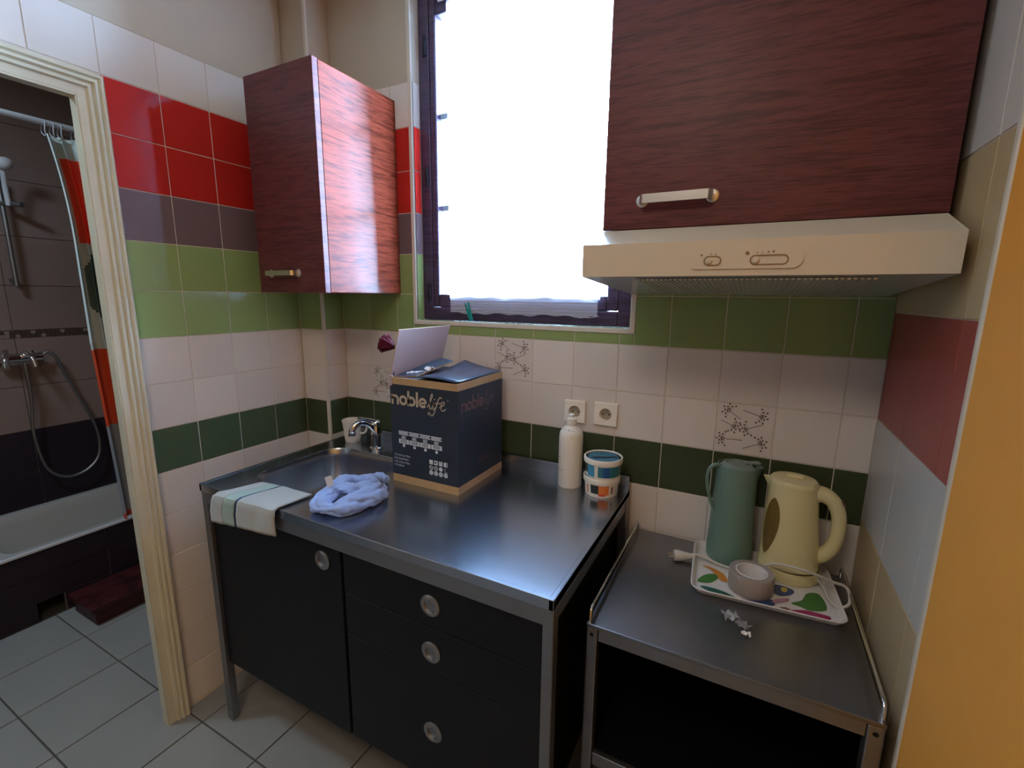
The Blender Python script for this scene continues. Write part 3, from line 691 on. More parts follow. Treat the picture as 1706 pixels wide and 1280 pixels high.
tub('filler_tub', 'lower white tub with orange and black label', TC, .057, ZC, .060, False, [(-128,-122,.010,.036,'lab_orange'),(-112,-83,.012,.040,'lab_green'),(-83,-48,.010,.040,'lab_orange'),(-83,-60,.006,.014,'lab_red'),(-40,-33,.014,.036,'p_brown')])
tub('filler_tub', 'upper white tub with blue label and blue lid print', (.294,-.094), .0595, ZC+.060, .062, True, [(-160,-132,.014,.044,'lid_black'),(-132,-102,.006,.044,'lab_cyan'),(-90,-74,.008,.042,'lab_teal'),(-74,-52,.008,.042,'lab_blue'),(-52,-5,.008,.042,'lab_teal')])

# cardboard box with champagne print
BX0, BX1, BY0, BY1, BZ0, BZ1 = -.347, -.086, -.336, -.062, ZC, 1.250
bx = thing('cardboard_box', 'navy cardboard box with kraft edges on the counter', 'box', ((BX0+BX1)/2, (BY0+BY1)/2, ZC))
bb = MB(); w = .004
for za, zb, mi in ((BZ0,BZ0+.026,1),(BZ0+.026,BZ1-.022,0),(BZ1-.022,BZ1,1)):
    bb.box(BX0,BX1,BY0,BY0+w,za,zb,0,mi).box(BX0,BX1,BY1-w,BY1,za,zb,0,mi).box(BX0,BX0+w,BY0+w,BY1-w,za,zb,0,mi).box(BX1-w,BX1,BY0+w,BY1-w,za,zb,0,mi)
bb.box(BX0+w, BX1-w, BY0+w, BY1-w, BZ0, BZ0+.004, 0, 1)
bb.build('carton', [M['navy'], M['kraft']], bx)
def flap(pts, inner, outer, th=.004, name='flap', label=None):
    P = [Vector(p) for p in pts]; n = (P[1]-P[0]).cross(P[3]-P[0]).normalized()*th
    MB().add(P+[p-n for p in P], [(0,1,2,3)], 0).add([p-n for p in P], [(0,1,2,3)], 1).add(P+[p-n for p in P], [(0,1,5,4),(1,2,6,5),(2,3,7,6),(3,0,4,7)], 2).build(name, [inner, outer, M['kraft']], bx, label=label)
flap([(BX0+.001,BY0+.003,BZ1),(BX0+.001,BY1-.003,BZ1),(-.310,BY1+.012,1.400),(-.310,BY0+.010,1.400)], M['card_inside'], M['navy'], label='upright left flap showing its greyish inside')
flap([(BX0+.012,BY1-.004,BZ1),(BX1-.012,BY1-.004,BZ1),(BX1-.02,BY1-.12,BZ1-.003),(BX0+.02,BY1-.12,BZ1-.008)][::-1], M['navy'], M['card_inside'])
flap([(BX0+.010,BY0+.012,BZ1+.002),(-.262,BY0+.030,BZ1+.006),(-.250,-.118,1.283),(-.318,-.098,1.287)], M['navy'], M['card_inside'], label='black flap lifted against the upright flap')
flap([(BX0+.008,BY0+.004,BZ1),(BX1-.012,BY0+.004,BZ1),(BX1-.02,BY0+.12,BZ1+.002),(BX0+.015,BY0+.12,BZ1-.006)], M['navy'], M['card_inside'])
# right flap, closed, a little buckled
nu, nv = 12, 10; vs = []; fs = []
for i in range(nu+1):
    for j in range(nv+1):
        u, v_ = i/nu, j/nv
        x = BX1-.002-.150*u; yy = BY0+.002+(BY1-BY0-.004)*v_
        z = BZ1+.003+.012*u+.010*u*v_+.006*sin(u*3+v_*4)*u-.010*u*(1-v_)*u
        vs.append((x, yy, z+.001))
for i in range(nu):
    for j in range(nv): a = i*(nv+1)+j; fs.append((a, a+nv+1, a+nv+2, a+1))
o = MB().add(vs, fs, 0, True).build('flap', M['navy_gloss_sheen'], bx, label='glossy right flap folded closed')
so = o.modifiers.new('thickness', 'SOLIDIFY'); so.thickness = .003; so.offset = 0
MB().box(BX0-.002, BX0+.010, BY0-.0025, BY0+.008, BZ1-.028, BZ1+.006, .002).build('crushed_corner', M['card_inside'], bx)
# print on the card
def glyph_noble(mb, m, w):
    def arc(cx, cy, r, a0, a1, n=14): return [(cx+r*cos(math.radians(a0+(a1-a0)*i/n)), cy+r*sin(math.radians(a0+(a1-a0)*i/n))) for i in range(n+1)]
    r = .38
    mb.stroke([(.12,0),(.12,1.0)], w, m); mb.stroke(arc(.46,.54,.34,180,0)+[(.80,.3),(.80,0)], w, m)
    mb.stroke(arc(1.48,.5,r,0,360,24)[:-1], w, m, closed=True)
    mb.stroke([(2.14,0),(2.14,1.5)], w, m); mb.stroke(arc(2.52,.5,r,0,360,24)[:-1], w, m, closed=True)
    mb.stroke([(3.20,0),(3.20,1.5)], w, m)
    mb.stroke([(3.52,.48),(4.26,.48)], w*.85, m); mb.stroke(arc(3.89,.5,r,0,318,22), w, m)
def glyph_life(mb, m, w):
    L = [[(4.42,.15),(4.62,.42),(4.98,1.1),(5.08,1.42),(4.98,1.48),(4.84,1.1),(4.70,.45),(4.72,.08),(4.84,.02),(5.02,.22)],
         [(5.02,.2),(5.22,.72),(5.10,.3),(5.12,.04),(5.24,.04),(5.44,.3)],
         [(4.62,-.62),(4.52,-.42),(4.66,-.36),(4.86,-.60),(5.12,-.52),(5.40,.1),(5.72,.95),(5.98,1.28),(6.12,1.14)],
         [(5.36,.62),(5.72,.66),(6.02,.72)],
         [(5.86,.25),(6.10,.42),(6.40,.62),(6.42,.84),(6.22,.84),(6.04,.5),(6.06,.12),(6.28,.0),(6.62,.22)]]
    for s in L: mb.stroke(s, w, m, sub=5)
    mb.disc((5.32,1.02), .07, m)
    mb.disc((6.82,1.06), .08, m, r0=.055)
k = .0322
mF = Matrix.Translation((-.3415, BY0-.0004, 1.1625)) @ Matrix.Rotation(pi/2, 4, 'X') @ Matrix.Diagonal((k,k,1,1))
g = MB(); glyph_noble(g, mF, .25); glyph_life(g, mF, .10); g.build('logo_print', M['gold'], bx, label='champagne coloured logo lettering')
k2 = .0300
mS = Matrix.Translation((BX1+.0004, -.318, 1.158)) @ Matrix.Rotation(pi/2, 4, 'Z') @ Matrix.Rotation(pi/2, 4, 'X') @ Matrix.Diagonal((k2,k2,1,1))
g = MB(); glyph_noble(g, mS, .25); glyph_life(g, mS, .10); g.build('logo_print', M['gold_dim'], bx, label='dull bronze logo lettering')
mP = Matrix.Translation((0, BY0-.0004, 0)) @ Matrix.Rotation(pi/2, 4, 'X')
wp = MB(); dk = MB()
for i in range(4):
    xa = -.3165+i*.0433; xb_ = xa+.0405
    for r_ in range(3): wp.rect(xa, xb_-.004*(r_ == 1), 1.0735-r_*.0048, 1.0765-r_*.0048, mP)
    for r_ in range(3): wp.rect(xa+.011, xb_-.011-.003*(r_ % 2), 1.0585-r_*.0036, 1.0605-r_*.0036, mP)
    wp.rect(xa, xb_, 1.0345, 1.049, mP)
    x = xa+.006; q = 0
    while x < xb_-.007:
        ww = .0006+.0012*((q*7+i*3) % 4)/3; dk.rect(x, x+ww, 1.0368, 1.0475, mP, .0006); x += ww+.0014; q += 1
    wp.disc((xa+.020, 1.0285-.0005*i), .0052, mP, .0003, 16)
    if i == 1: dk.stroke([(xa+.0175,1.0285),(xa+.0195,1.0262),(xa+.0232,1.0315)], .0012, mP, .0007)
for i in range(4):
    xa = -.1955+i*.0185
    wp.rect(xa, xa+.0135, .9845, .9985, mP)
    if i == 1: dk.disc((xa+.006,.992), .0035, mP, .0006)
    if i == 2: dk.stroke([(xa+.002,.990),(xa+.0065,.996),(xa+.0115,.990)], .0018, mP, .0006)
    if i == 3: dk.rect(xa+.0085, xa+.0115, .9865, .9965, mP, .0006)
    if i == 0: dk.stroke([(xa+.003,.988),(xa+.0105,.988)], .001, mP, .0006)
    if i < 3: wp.disc((xa+.0067,.9735), .0072, mP, .0003, 14, r0=.0052 if i < 2 else 0); wp.stroke([(xa+.003,.976),(xa+.0105,.971)], .0016, mP)
    else: wp.stroke([(xa+.006,.978),(xa+.003,.975),(xa+.005,.970)], .0015, mP); wp.stroke([(xa+.002,.967),(xa+.014,.966)], .001, mP)
    wp.disc((xa+.0067,.9565), .0078, mP, .0003, 18)
    dk.disc((xa+.0067,.9565), .0045, mP, .0006, 12, r0=.0034)
def text(mb, body, size, m):
    cu_ = bpy.data.curves.new('t', 'FONT'); cu_.body = body; cu_.size = size; cu_.resolution_u = 2
    ob = bpy.data.objects.new('t', cu_); COL.objects.link(ob)
    dg = bpy.context.evaluated_depsgraph_get(); me = ob.evaluated_get(dg).to_mesh()
    mb.add([v.co[:] for v in me.vertices], [list(p.vertices) for p in me.polygons], 0, False, m)
    ob.evaluated_get(dg).to_mesh_clear(); bpy.data.objects.remove(ob); bpy.data.curves.remove(cu_)
for i, s in enumerate(('1 Pcs Dinner Plate', '1 Pcs Small Plate', '1 Pcs Cover Plate', '1 Pcs Bowl')):
    text(wp, s, .0092, Matrix.Translation((-.340, BY0-.0007, .9905-i*.0118)) @ Matrix.Rotation(pi/2, 4, 'X'))
wp.build('white_print', M['print_white'], bx)['kind'] = 'stuff'; dk.build('dark_print', M['print_dark'], bx)['kind'] = 'stuff'
g = MB(); mS2 = Matrix.Translation((BX1+.0004, 0, 0)) @ Matrix.Rotation(pi/2, 4, 'Z') @ Matrix.Rotation(pi/2, 4, 'X')
for i in range(3): g.stroke([(-.225,.985-i*.007),(-.175+.02*i,.987-i*.007)], .0016, mS2)
g.build('small_print', M['gold_dim'], bx)

# torn paper on the box
tp = thing('torn_paper', 'crumpled strips of white paper on the cardboard box', 'paper', (-.27, -.25, 1.262))
def crumple(mb, c, L, W, ang, h, seed, n=9):
    random.seed(seed); vs = []; fs = []
    for i in range(n+1):
        for j in range(4):
            u, v_ = (i/n-.5)*L, (j/3-.5)*W*(1+.35*sin(i*1.3+seed))
            vs.append((c[0]+u*cos(ang)-v_*sin(ang), c[1]+u*sin(ang)+v_*cos(ang), c[2]+random.uniform(0,h)+.002+h*.8*(1-abs(j-1.5)/1.5)))
    for i in range(n):
        for j in range(3): a = i*4+j; fs.append((a, a+4, a+5, a+1))
    mb.add(vs, fs); random.seed(11)
g = MB(); crumple(g, (-.288,-.268,1.254), .070, .014, .72, .006, 3); g.build('strip', M['paper'], tp)
g = MB(); crumple(g, (-.262,-.240,1.262), .034, .022, -.3, .009, 5); g.build('strip', M['paper'], tp)

# dried rose between the flap and the wall
rs = thing('dried_rose', 'dried dark red rose leaning out beside the box flap', 'flower', (-.342, -.322, 1.252))
ax = Vector((-.80, -.18, .28)).normalized(); hc = Vector((-.396, -.286, 1.347))
e1 = ax.orthogonal().normalized(); e2 = ax.cross(e1)
for ring, (cnt, r0, r1, l0, l1, op) in enumerate(((3,.006,.011,-.012,.026,.9),(4,.011,.020,-.016,.024,1.),(5,.015,.027,-.022,.022,1.2),(6,.016,.031,-.026,.014,1.1))):
    for q in range(cnt):
        a0 = 2*pi*q/cnt+ring*.7; vs = []; fs = []
        for i in range(6):
            for j in range(6):
                t = i/5; a = a0+(j/5-.5)*op*(1.5-.25*t); rr = r0*(.35+.65*min(1,t*2))+(r1-r0)*t**2
                rr *= 1+.16*t*sin(j*2.6+q*1.7+ring)
                l = l0+(l1-l0)*t-.004*abs(j-2.5)/2.5*t+.002*sin(j*3+q)
                vs.append(tuple(hc+ax*l+e1*rr*cos(a)+e2*rr*sin(a)))
        for i in range(5):
            for j in range(5): b_ = i*6+j; fs.append((b_, b_+1, b_+7, b_+6))
        o = MB().add(vs, fs, 0, True).build('petal', M['rose'], rs)
        so = o.modifiers.new('thickness', 'SOLIDIFY'); so.thickness = .0009
MB().tube([tuple(hc-ax*.024), tuple(hc-ax*.030+Vector((0,0,-.006))), (-.352,-.300,1.306), (-.347,-.312,1.280), (-.343,-.322,1.250)], [.006,.0032,.0026,.0026,.0026], 8, sub=4).build('stem', M['stem'], rs)
g = MB()
for q in range(5):
    a = 2*pi*q/5; b0 = hc-ax*.024
    g.add([tuple(b0+e1*.004*cos(a+.5)+e2*.004*sin(a+.5)), tuple(b0+e1*.004*cos(a-.5)+e2*.004*sin(a-.5)), tuple(b0+ax*.022+e1*.017*cos(a)+e2*.017*sin(a))], [(0,1,2)])
g.build('sepals', M['stem'], rs)

# towel over the front edge
from mathutils import noise
tw = thing('hand_towel', 'pale towel with one navy stripe over the counter edge', 'towel', (-.60, -.62, ZC))
def towel_grid(u0, u1, nu):
    vs = []; fs = []; nv = 22
    for i in range(nu+1):
        u = u0+(u1-u0)*i/nu
        for j in range(nv+1):
            t = j/nv
            xb0 = -.685+.215*u; xf0 = -.748+.262*u
            L = (.205 if u > .35 else .185+.06*u)
            s = t*(.115+.075+.02*(1-u))
            top = .105+.014*(1-u)
            if s < top: yy, z = -.560-.012*(1-u)-s+.0, ZC+.006
            else:
                e = s-top
                if e < .012: yy, z = -.560-.012*(1-u)-top-.010*sin(e/.012*pi/2), ZC+.006-.010*(1-cos(e/.012*pi/2))
                else: yy, z = -.560-.012*(1-u)-top-.010, ZC-.004-(e-.012)
            x = xb0+(xf0-xb0)*min(1, t*1.25)
            nz = noise.noise(Vector((x*22, s*24, 1.7)))*.0045+noise.noise(Vector((x*9, s*7, 4)))*.004
            if s < top: z += max(0, nz)+.002
            else: yy -= abs(nz)+.001
            vs.append((x, min(yy, 9), z))
    for i in range(nu):
        for j in range(nv): a = i*(nv+1)+j; fs.append((a, a+1, a+nv+2, a+nv+1))
    return vs, fs
for name, u0, u1, mt, lb in (('towel_panel',0,.20,'cloth_white',None),('towel_band',.20,.38,'cloth_mint','pale mint band'),('towel_stripe',.38,.415,'cloth_navy','navy stripe'),('towel_panel',.415,1,'cloth_white',None)):
    v, f = towel_grid(u0, u1, max(2, int((u1-u0)*34)))
    o = MB().add(v, f, 0, True).build(name, M[mt], tw, label=lb)
    so = o.modifiers.new('thickness', 'SOLIDIFY'); so.thickness = .005; so.offset = 0

# crumpled blue cloth
rg = thing('crumpled_cloth', 'crumpled light blue cloth with white tag beside the sink', 'cloth', (-.345, -.52, ZC))
NU, NV = 150, 40; vs = []; fs = []
for i in range(NU):
    a = 2*pi*i/NU
    wob = 1+.10*sin(2*a+.6)+.07*sin(3*a+1)
    cx = -.347+.058*wob*cos(a)-.06*sin(a)*0 - .040*sin(a)*.6; cy = -.522+.098*wob*sin(a)
    rad = .030+.008*sin(a*2+2)+.005*sin(5*a)
    for j in range(NV):
        b_ = 2*pi*j/NV
        dx, dz = cos(b_)*rad*1.08, sin(b_)*rad*.80
        p = Vector((cx+dx*cos(a), cy+dx*sin(a)*1.1, ZC+.024+dz))
        n1 = noise.noise(p*38); n2 = noise.noise(Vector((a*4, sin(b_)*1.6, cos(b_)*1.6+3)))
        fold = abs(sin(b_*2.5+a*1.5+n1*1.5+1.2*sin(a*2)))**.6
        sc_ = 1+.22*n2-.40*(1-fold)**1.3
        p = Vector((cx+dx*sc_*cos(a), cy+dx*sc_*sin(a)*1.1, max(ZC+.002, ZC+.022+dz*sc_)))
        vs.append(tuple(p))
for i in range(NU):
    for j in range(NV): fs.append((i*NV+j, ((i+1) % NU)*NV+j, ((i+1) % NU)*NV+(j+1) % NV, i*NV+(j+1) % NV))
fs2 = fs
o = MB().add(vs, fs, 0, True).build('cloth_roll', M['cloth_blue'], rg)
o.modifiers.new('smooth', 'SUBSURF').levels = 1; o.modifiers['smooth'].render_levels = 1
# inner twist and the trailing end
def twist(name, P, r, seed, n=14, mt='cloth_blue'):
    Q = spline([Vector(p) for p in P], 9); vs = []; fs = []
    for i, c in enumerate(Q):
        t = (Q[min(i+1,len(Q)-1)]-Q[max(i-1,0)]).normalized(); s_ = t.cross(Vector((0,0,1))).normalized(); u_ = s_.cross(t)
        for j in range(n):
            b_ = 2*pi*j/n; k_ = r*(1+.28*sin(b_*3+i*.55+seed)+.2*noise.noise(Vector((i*.3, b_, seed))))*(1-.5*(i/len(Q))**4)
            p = c+s_*cos(b_)*k_*1.2+u_*sin(b_)*k_*.75; p.z = max(p.z, ZC+.0025); vs.append(tuple(p))
    for i in range(len(Q)-1):
        for j in range(n): fs.append((i*n+j, i*n+(j+1) % n, (i+1)*n+(j+1) % n, (i+1)*n+j))
    fs += [tuple(range(n)), tuple((len(Q)-1)*n+j for j in range(n))]
    MB().add(vs, fs, 0, True).build(name, M[mt], rg)
twist('fold', [(-.405,-.55,ZC+.03),(-.375,-.53,ZC+.035),(-.345,-.50,ZC+.032),(-.33,-.46,ZC+.032),(-.345,-.42,ZC+.025)], .020, 1)
twist('fold', [(-.375,-.445,ZC+.025),(-.37,-.415,ZC+.024),(-.362,-.385,ZC+.02),(-.345,-.362,ZC+.012)], .022, 4)
twist('fold', [(-.31,-.585,ZC+.02),(-.298,-.54,ZC+.03),(-.290,-.49,ZC+.03),(-.300,-.43,ZC+.02)], .019, 7)
mT = Matrix.Translation((-.398,-.548,ZC+.046)) @ Matrix.Rotation(.9, 4, 'Z') @ Matrix.Rotation(-.2, 4, 'Y')
MB().box(-.010,.010,-.0006,.0006,-.004,.032,0,0,mT).build('care_tag', M['paper'], rg, label='white care tag')

# ------------------------------------------------------------------ things on the trolley
ty = thing('serving_tray', 'white tray printed with colourful vegetables on the trolley', 'tray', (.752, -.158, ZT), math.radians(4))
W2, D2 = .170, .132
rings = []
for s_, z in ((-.012,.002),(-.010,.0),(0,.0),(0,.0)):
    rings.append([(x, yy, z) for x, yy in rrect(-W2-s_*0+.014, W2-.014, -D2+.014, D2-.014, .022, 6)])
def rr_(ins, z): return [(x, yy, z) for x, yy in rrect(-W2+ins, W2-ins, -D2+ins, D2-ins, max(.03-ins, .008), 6)]
vs, fs = loft([rr_(.012,.001), rr_(.003,.012), rr_(0,.0165), rr_(.002,.018), rr_(.005,.0165), rr_(.013,.006), rr_(.018,.004)], True, True)
MB().add(vs, fs, 0, False).build('tray_body', M['tray'], ty, local=True)
VEG = [('p_orange',[(.608,-.158),(.631,-.156),(.663,-.174),(.675,-.207),(.658,-.211),(.633,-.174)]),
('p_green',[(.604,-.243),(.616,-.206),(.641,-.186),(.651,-.202),(.633,-.236)]),
('p_teal',[(.612,-.262),(.633,-.255),(.668,-.258),(.695,-.270),(.67,-.275),(.636,-.274)]),
('p_blue',[(.707,-.268),(.736,-.262),(.769,-.240),(.782,-.239),(.779,-.262),(.745,-.269)]),
('p_blue',[(.778,-.172),(.798,-.158),(.827,-.168),(.82,-.191),(.796,-.21),(.779,-.2)]),
('p_green',[(.818,-.229),(.841,-.206),(.857,-.165),(.884,-.157),(.893,-.217),(.857,-.240),(.839,-.235)]),
('p_magenta',[(.815,-.262),(.844,-.245),(.872,-.242),(.897,-.244),(.893,-.258),(.871,-.262),(.842,-.264)]),
('p_pink',[(.78,-.235),(.812,-.212),(.811,-.226),(.782,-.249)]),('p_yellow',[(.800,-.168),(.812,-.166),(.810,-.185),(.800,-.186)]),
('p_brown',[(.792,-.262),(.806,-.254),(.816,-.262),(.805,-.266)]),
('p_yellow',[(.66,-.06),(.69,-.045),(.70,-.08),(.67,-.09)]),('p_pink',[(.86,-.06),(.89,-.05),(.885,-.1),(.862,-.1)])]
for iv, (n_, P) in enumerate(VEG):
    Q = [tuple(v)[:2] for v in spline([Vector((a, b_, 0)) for a, b_ in P], 4, True)]
    MB().add([(a, b_, ZT+.0047+.00008*iv) for a, b_ in Q], [tuple(range(len(Q)))]).build('vegetable_print', M[n_], ty)

jg = thing('vacuum_jug', 'tall mint green vacuum jug at the back of the tray', 'jug', (.668, -.068, ZT+.004), math.radians(207))
JB = ZT+.004
MB().lathe([(0,.001),(.055,.001),(.058,.0),(.060,.004),(.0605,.03),(.0515,.262),(.0508,.278),(.048,.279),(.047,.266),(0,.266)], (0,0,0), 48).build('body', M['mint'], jg, local=True)
g = MB()   # pouring lip on the side away from the handle
n = 9; vs = []; fs = []
for i in range(n):
    a = pi+(i/(n-1)-.5)*1.5; bulge = cos((i/(n-1)-.5)*pi)
    vs += [(.0515*cos(a), .0515*sin(a), .235), ((.0508+.018*bulge)*cos(a), (.0508+.018*bulge)*sin(a), .279-.004*bulge), (.048*cos(a), .048*sin(a), .270)]
for i in range(n-1): b_ = i*3; fs += [(b_, b_+3, b_+4, b_+1), (b_+1, b_+4, b_+5, b_+2)]
g.add(vs, fs, 0, True).build('pouring_lip', M['mint'], jg, local=True)
l_ = MB().lathe([(.046,.266),(.046,.272),(.034,.284),(.030,.285),(.029,.281),(0,.281)], (0,0,0), 36).build('lid', M['mint_grey'], jg, local=True)
MB().box(-.062,-.018,-.010,.010,.281,.287,.003).build('lid_lever', M['mint_grey'], l_, local=True)
MB().tube([(.046,0,.274),(.062,0,.277),(.076,0,.266),(.081,0,.245),(.078,0,.215),(.068,0,.178),(.0560,0,.150)], [.006,.0055,.005,.0045,.0045,.0045,.005], 12, sub=6).build('handle', M['mint'], jg, local=True)

kt = thing('electric_kettle', 'cream electric jug kettle with amber water window on the tray', 'kettle', (.815, -.085, ZT+.005), math.radians(-4))
def oval(rx, ry, z, ox=0., n=40): return [(ox+rx*cos(2*pi*i/n), ry*sin(2*pi*i/n), z) for i in range(n)]
KP = [(0,.071,.064),(.004,.0735,.066),(.030,.0735,.066),(.034,.0715,.0645),(.036,.070,.063),(.060,.0695,.0625),(.12,.0655,.060),(.18,.061,.057),(.235,.0575,.054),(.258,.0565,.053)]
vs, fs = loft([oval(rx, ry, z, -.004*z/.1) for z, rx, ry in KP], True, True)
kb = MB().add(vs, fs, 0, True).build('body', M['cream_plastic'], kt, local=True)
vs, fs = loft([oval(.0716,.0646,.0315), oval(.0722,.0652,.0325), oval(.0718,.0648,.0352), oval(.070,.063,.0355)], False)
MB().add(vs, fs, 0, True).build('seam', M['kettle_line'], kb, local=True)
def kr(z):
    for (z0, a0, b0), (z1, a1, b1) in zip(KP, KP[1:]):
        if z0 <= z <= z1: t = (z-z0)/(z1-z0); return a0+(a1-a0)*t, b0+(b1-b0)*t
    return KP[-1][1:]
def kpt(th, z, off=.0008):
    rx, ry = kr(z); return ((rx+off)*cos(th)-.004*z/.1, (ry+off)*sin(th), z)
# water window, a leaf shape wrapped on the side
vs = []; fs = []; n = 16
for i in range(n+1):
    t = i/n; z = .062+.160*t; wdt = .44*sin(pi*min(1,max(0.02,t))**1.0)**.55*(.75+.35*t) if 0 < t < 1 else .03
    c0 = math.radians(217)+.20*t
    for j in range(7): vs.append(kpt(c0+(j/6-.5)*wdt*1.9, z))
for i in range(n):
    for j in range(6): a = i*7+j; fs.append((a, a+1, a+8, a+7))
MB().add(vs, fs, 0, True).build('water_window', M['kettle_window'], kb, local=True)
vs, fs = loft([oval(.0575,.054,.256,-.010), oval(.0575,.054,.262,-.010), oval(.052,.049,.270,-.011), oval(.030,.028,.2735,-.011)], True, True)
kl = MB().add(vs, fs, 0, True).build('lid', M['cream_plastic'], kt, local=True)
MB().box(-.030,.012,-.009,.009,.2725,.281,.004).build('lid_grip', M['cream_plastic'], kl, local=True)
vs = [(-.050,-.022,.235),(-.050,.022,.235),(-.060,-.018,.262),(-.060,.018,.262),(-.082,0,.266),(-.066,0,.235)]
MB().add(vs, [(0,5,4,2),(5,1,3,4),(2,4,3)], 0, True).build('spout', M['cream_plastic'], kb, local=True)
hp = spline([Vector(p) for p in ((.036,0,.238),(.058,0,.240),(.080,0,.226),(.094,0,.196),(.098,0,.158),(.094,0,.116),(.080,0,.086),(.060,0,.070),(.042,0,.068))], 6)
nh = 16; rings = []
for i, c in enumerate(hp):
    t = (hp[min(i+1,len(hp)-1)]-hp[max(i-1,0)]).normalized(); nrm = Vector((t.z,0,-t.x)); f_ = i/(len(hp)-1)
    wd = .0165+.006*(1-sin(pi*f_)); th = .0165+.007*(1-sin(pi*f_))**1.2
    rings.append([tuple(c+nrm*th*cos(2*pi*q/nh)+Vector((0,1,0))*wd*sin(2*pi*q/nh)) for q in range(nh)])
vs, fs = loft(rings, True, True)
kh = MB().add(vs, fs, 0, True).build('handle', M['cream_plastic'], kt, local=True)
MB().box(-.008,.008,-.007,.007,-.002,.004,.002,0,Matrix.Translation((.100,0,.226)) @ Matrix.Rotation(.85, 4, 'Y')).build('switch', M['p_brown'], kh, local=True)
cord = [(.560,-.148,ZT+.016),(.585,-.140,ZT+.022),(.612,-.136,ZT+.018),(.650,-.140,ZT+.010),(.690,-.146,ZT+.012),(.735,-.150,ZT+.030),(.775,-.165,ZT+.062),(.815,-.178,ZT+.074),(.862,-.176,ZT+.068),(.905,-.160,ZT+.050),(.934,-.150,ZT+.040),(.942,-.165,ZT+.030),(.936,-.200,ZT+.022),(.915,-.205,ZT+.012),(.900,-.180,ZT+.012),(.893,-.140,ZT+.018),(.880,-.105,ZT+.020)]
MB().tube(cord, .0036, 10, sub=6).build('cord', M['rubber'], kt)
mPl = Matrix.Translation((.552,-.152,ZT+.015)) @ Matrix.Rotation(.35, 4, 'Z') @ Matrix.Rotation(pi/2, 4, 'Y')
pl = MB().lathe([(0,-.022),(.0145,-.022),(.0155,-.018),(.0145,-.004),(.0125,.004),(.009,.022),(.006,.036),(0,.037)], (0,0,0), 20, 0, mPl).build('plug', M['rubber'], kt, label='white mains plug')
MB().tube([tuple(mPl @ Vector((0,.0075,-.021))), tuple(mPl @ Vector((0,.0075,-.036)))], .0022, 8).tube([tuple(mPl @ Vector((0,-.0075,-.021))), tuple(mPl @ Vector((0,-.0075,-.036)))], .0022, 8).build('pins', M['nickel'], pl)

tr_ = thing('tape_roll', 'roll of pale translucent tape at the front of the tray', 'tape', (.727, -.212, ZT+.005))
MB().lathe([(.037,.001),(.051,.0),(.0525,.002),(.0525,.048),(.051,.050),(.037,.049),(.037,.001)], (.727,-.212,ZT+.005), 44).build('tape', M['tape'], tr_)
MB().lathe([(.0345,.0),(.037,.0),(.037,.050),(.0345,.050),(.0345,.0)], (.727,-.212,ZT+.005), 40).build('core', M['paper'], tr_)
fm = thing('plastic_film', 'scrap of crumpled clear film on the steel trolley top', 'plastic scrap', (.70, -.37, ZT))
g = MB(); crumple(g, (.688,-.352,ZT+.001), .034, .026, .4, .007, 8); g.build('film', M['scrap'], fm)
g = MB(); crumple(g, (.716,-.372,ZT+.001), .030, .022, -.6, .006, 9); g.build('film', M['scrap'], fm)
g = MB(); crumple(g, (.722,-.402,ZT+.001), .020, .012, .2, .006, 10); g.build('film', M['paper'], fm)

# ------------------------------------------------------------------ bathroom beyond the doorway
FX, PX = -2.750, -2.120
bw = structure(MB().box(FX-.12, FX-D, -2.9, .3, -.1, 2.62).build('wall_bathroom', M['brown_grout']), 'taupe and plum tiled far wall of the bathroom')
rows = [(.29,.53,'bath_dark'),(.53,.765,'bath_dark'),(.765,1.005,'bath_taupe'),(1.005,1.262,'bath_taupe'),(1.302,1.533,'bath_taupe'),(1.533,1.782,'bath_taupe'),(1.782,2.06,'bath_taupe'),(2.06,2.33,'bath_taupe'),(2.33,2.60,'bath_taupe')]
for z0, z1, c in rows:
    for i in range(-4, 0):
        tile(bw, '+x', (FX-D+.0005, -.005+i*.5, z0), .5, z1-z0, M[c], joint=.003)
mz = MB(); random.seed(4)
for i in range(90):
    for j in range(2):
        y0 = -1.8+i*.02; mz.box(FX-D, FX, y0+.001, y0+.019, 1.2635+j*.019, 1.2805+j*.019, 0, random.choice((0,0,1)))
o = mz.build('mosaic', [M['mosaic_a'], M['mosaic_b']], bw); o['kind'] = 'stuff'
structure(MB().box(FX-D, xb-.016, -.006, .004, 0, 2.62).build('wall_bathroom_side', M['bath_taupe']), 'taupe end wall of the bathroom')
structure(MB().box(FX-D, xb-.016, -2.9, -2.0, 0, 2.62).build('wall_bathroom_front', M['bath_taupe']), 'taupe near wall of the bathroom')

tb = thing('bathtub', 'short white tub behind a plum tiled front', 'bathtub', (-2.43, -.43, 0))
TXa, TYa, TYb, TZ = FX+.001, -.852, -.008, .345
hole = rrect(TXa+.035, PX-.045, TYa+.035, TYb-.035, .08, 6)
def sh(t, z):
    cx_, cy_ = (TXa+PX)/2, (TYa+TYb)/2
    return [(x*(1-t)+cx_*t, yy*(1-t)+cy_*t, z) for x, yy in hole]
outer_ = rrect(TXa, PX-.012, TYa, TYb, .01, 6)
vs, fs = loft([[(x, yy, TZ-.03) for x, yy in outer_], [(x, yy, TZ-.002) for x, yy in outer_], sh(0, TZ-.002), sh(.02, TZ-.012), sh(.05, TZ-.06), sh(.14, TZ-.20), sh(.30, TZ-.235), sh(.8, TZ-.24)])
MB().add(vs, fs, 0, True).build('basin', M['tub'], tb)
MB().box(PX-.03, PX-.0095, -2.0, -.768, 0, TZ-.004).box(PX-.03, PX-.0095, -.668, TYb, 0, TZ-.004).box(PX-.03, PX-.0095, -.768, -.668, .092, TZ-.004).build('front_panel', M['brown_grout'], tb)
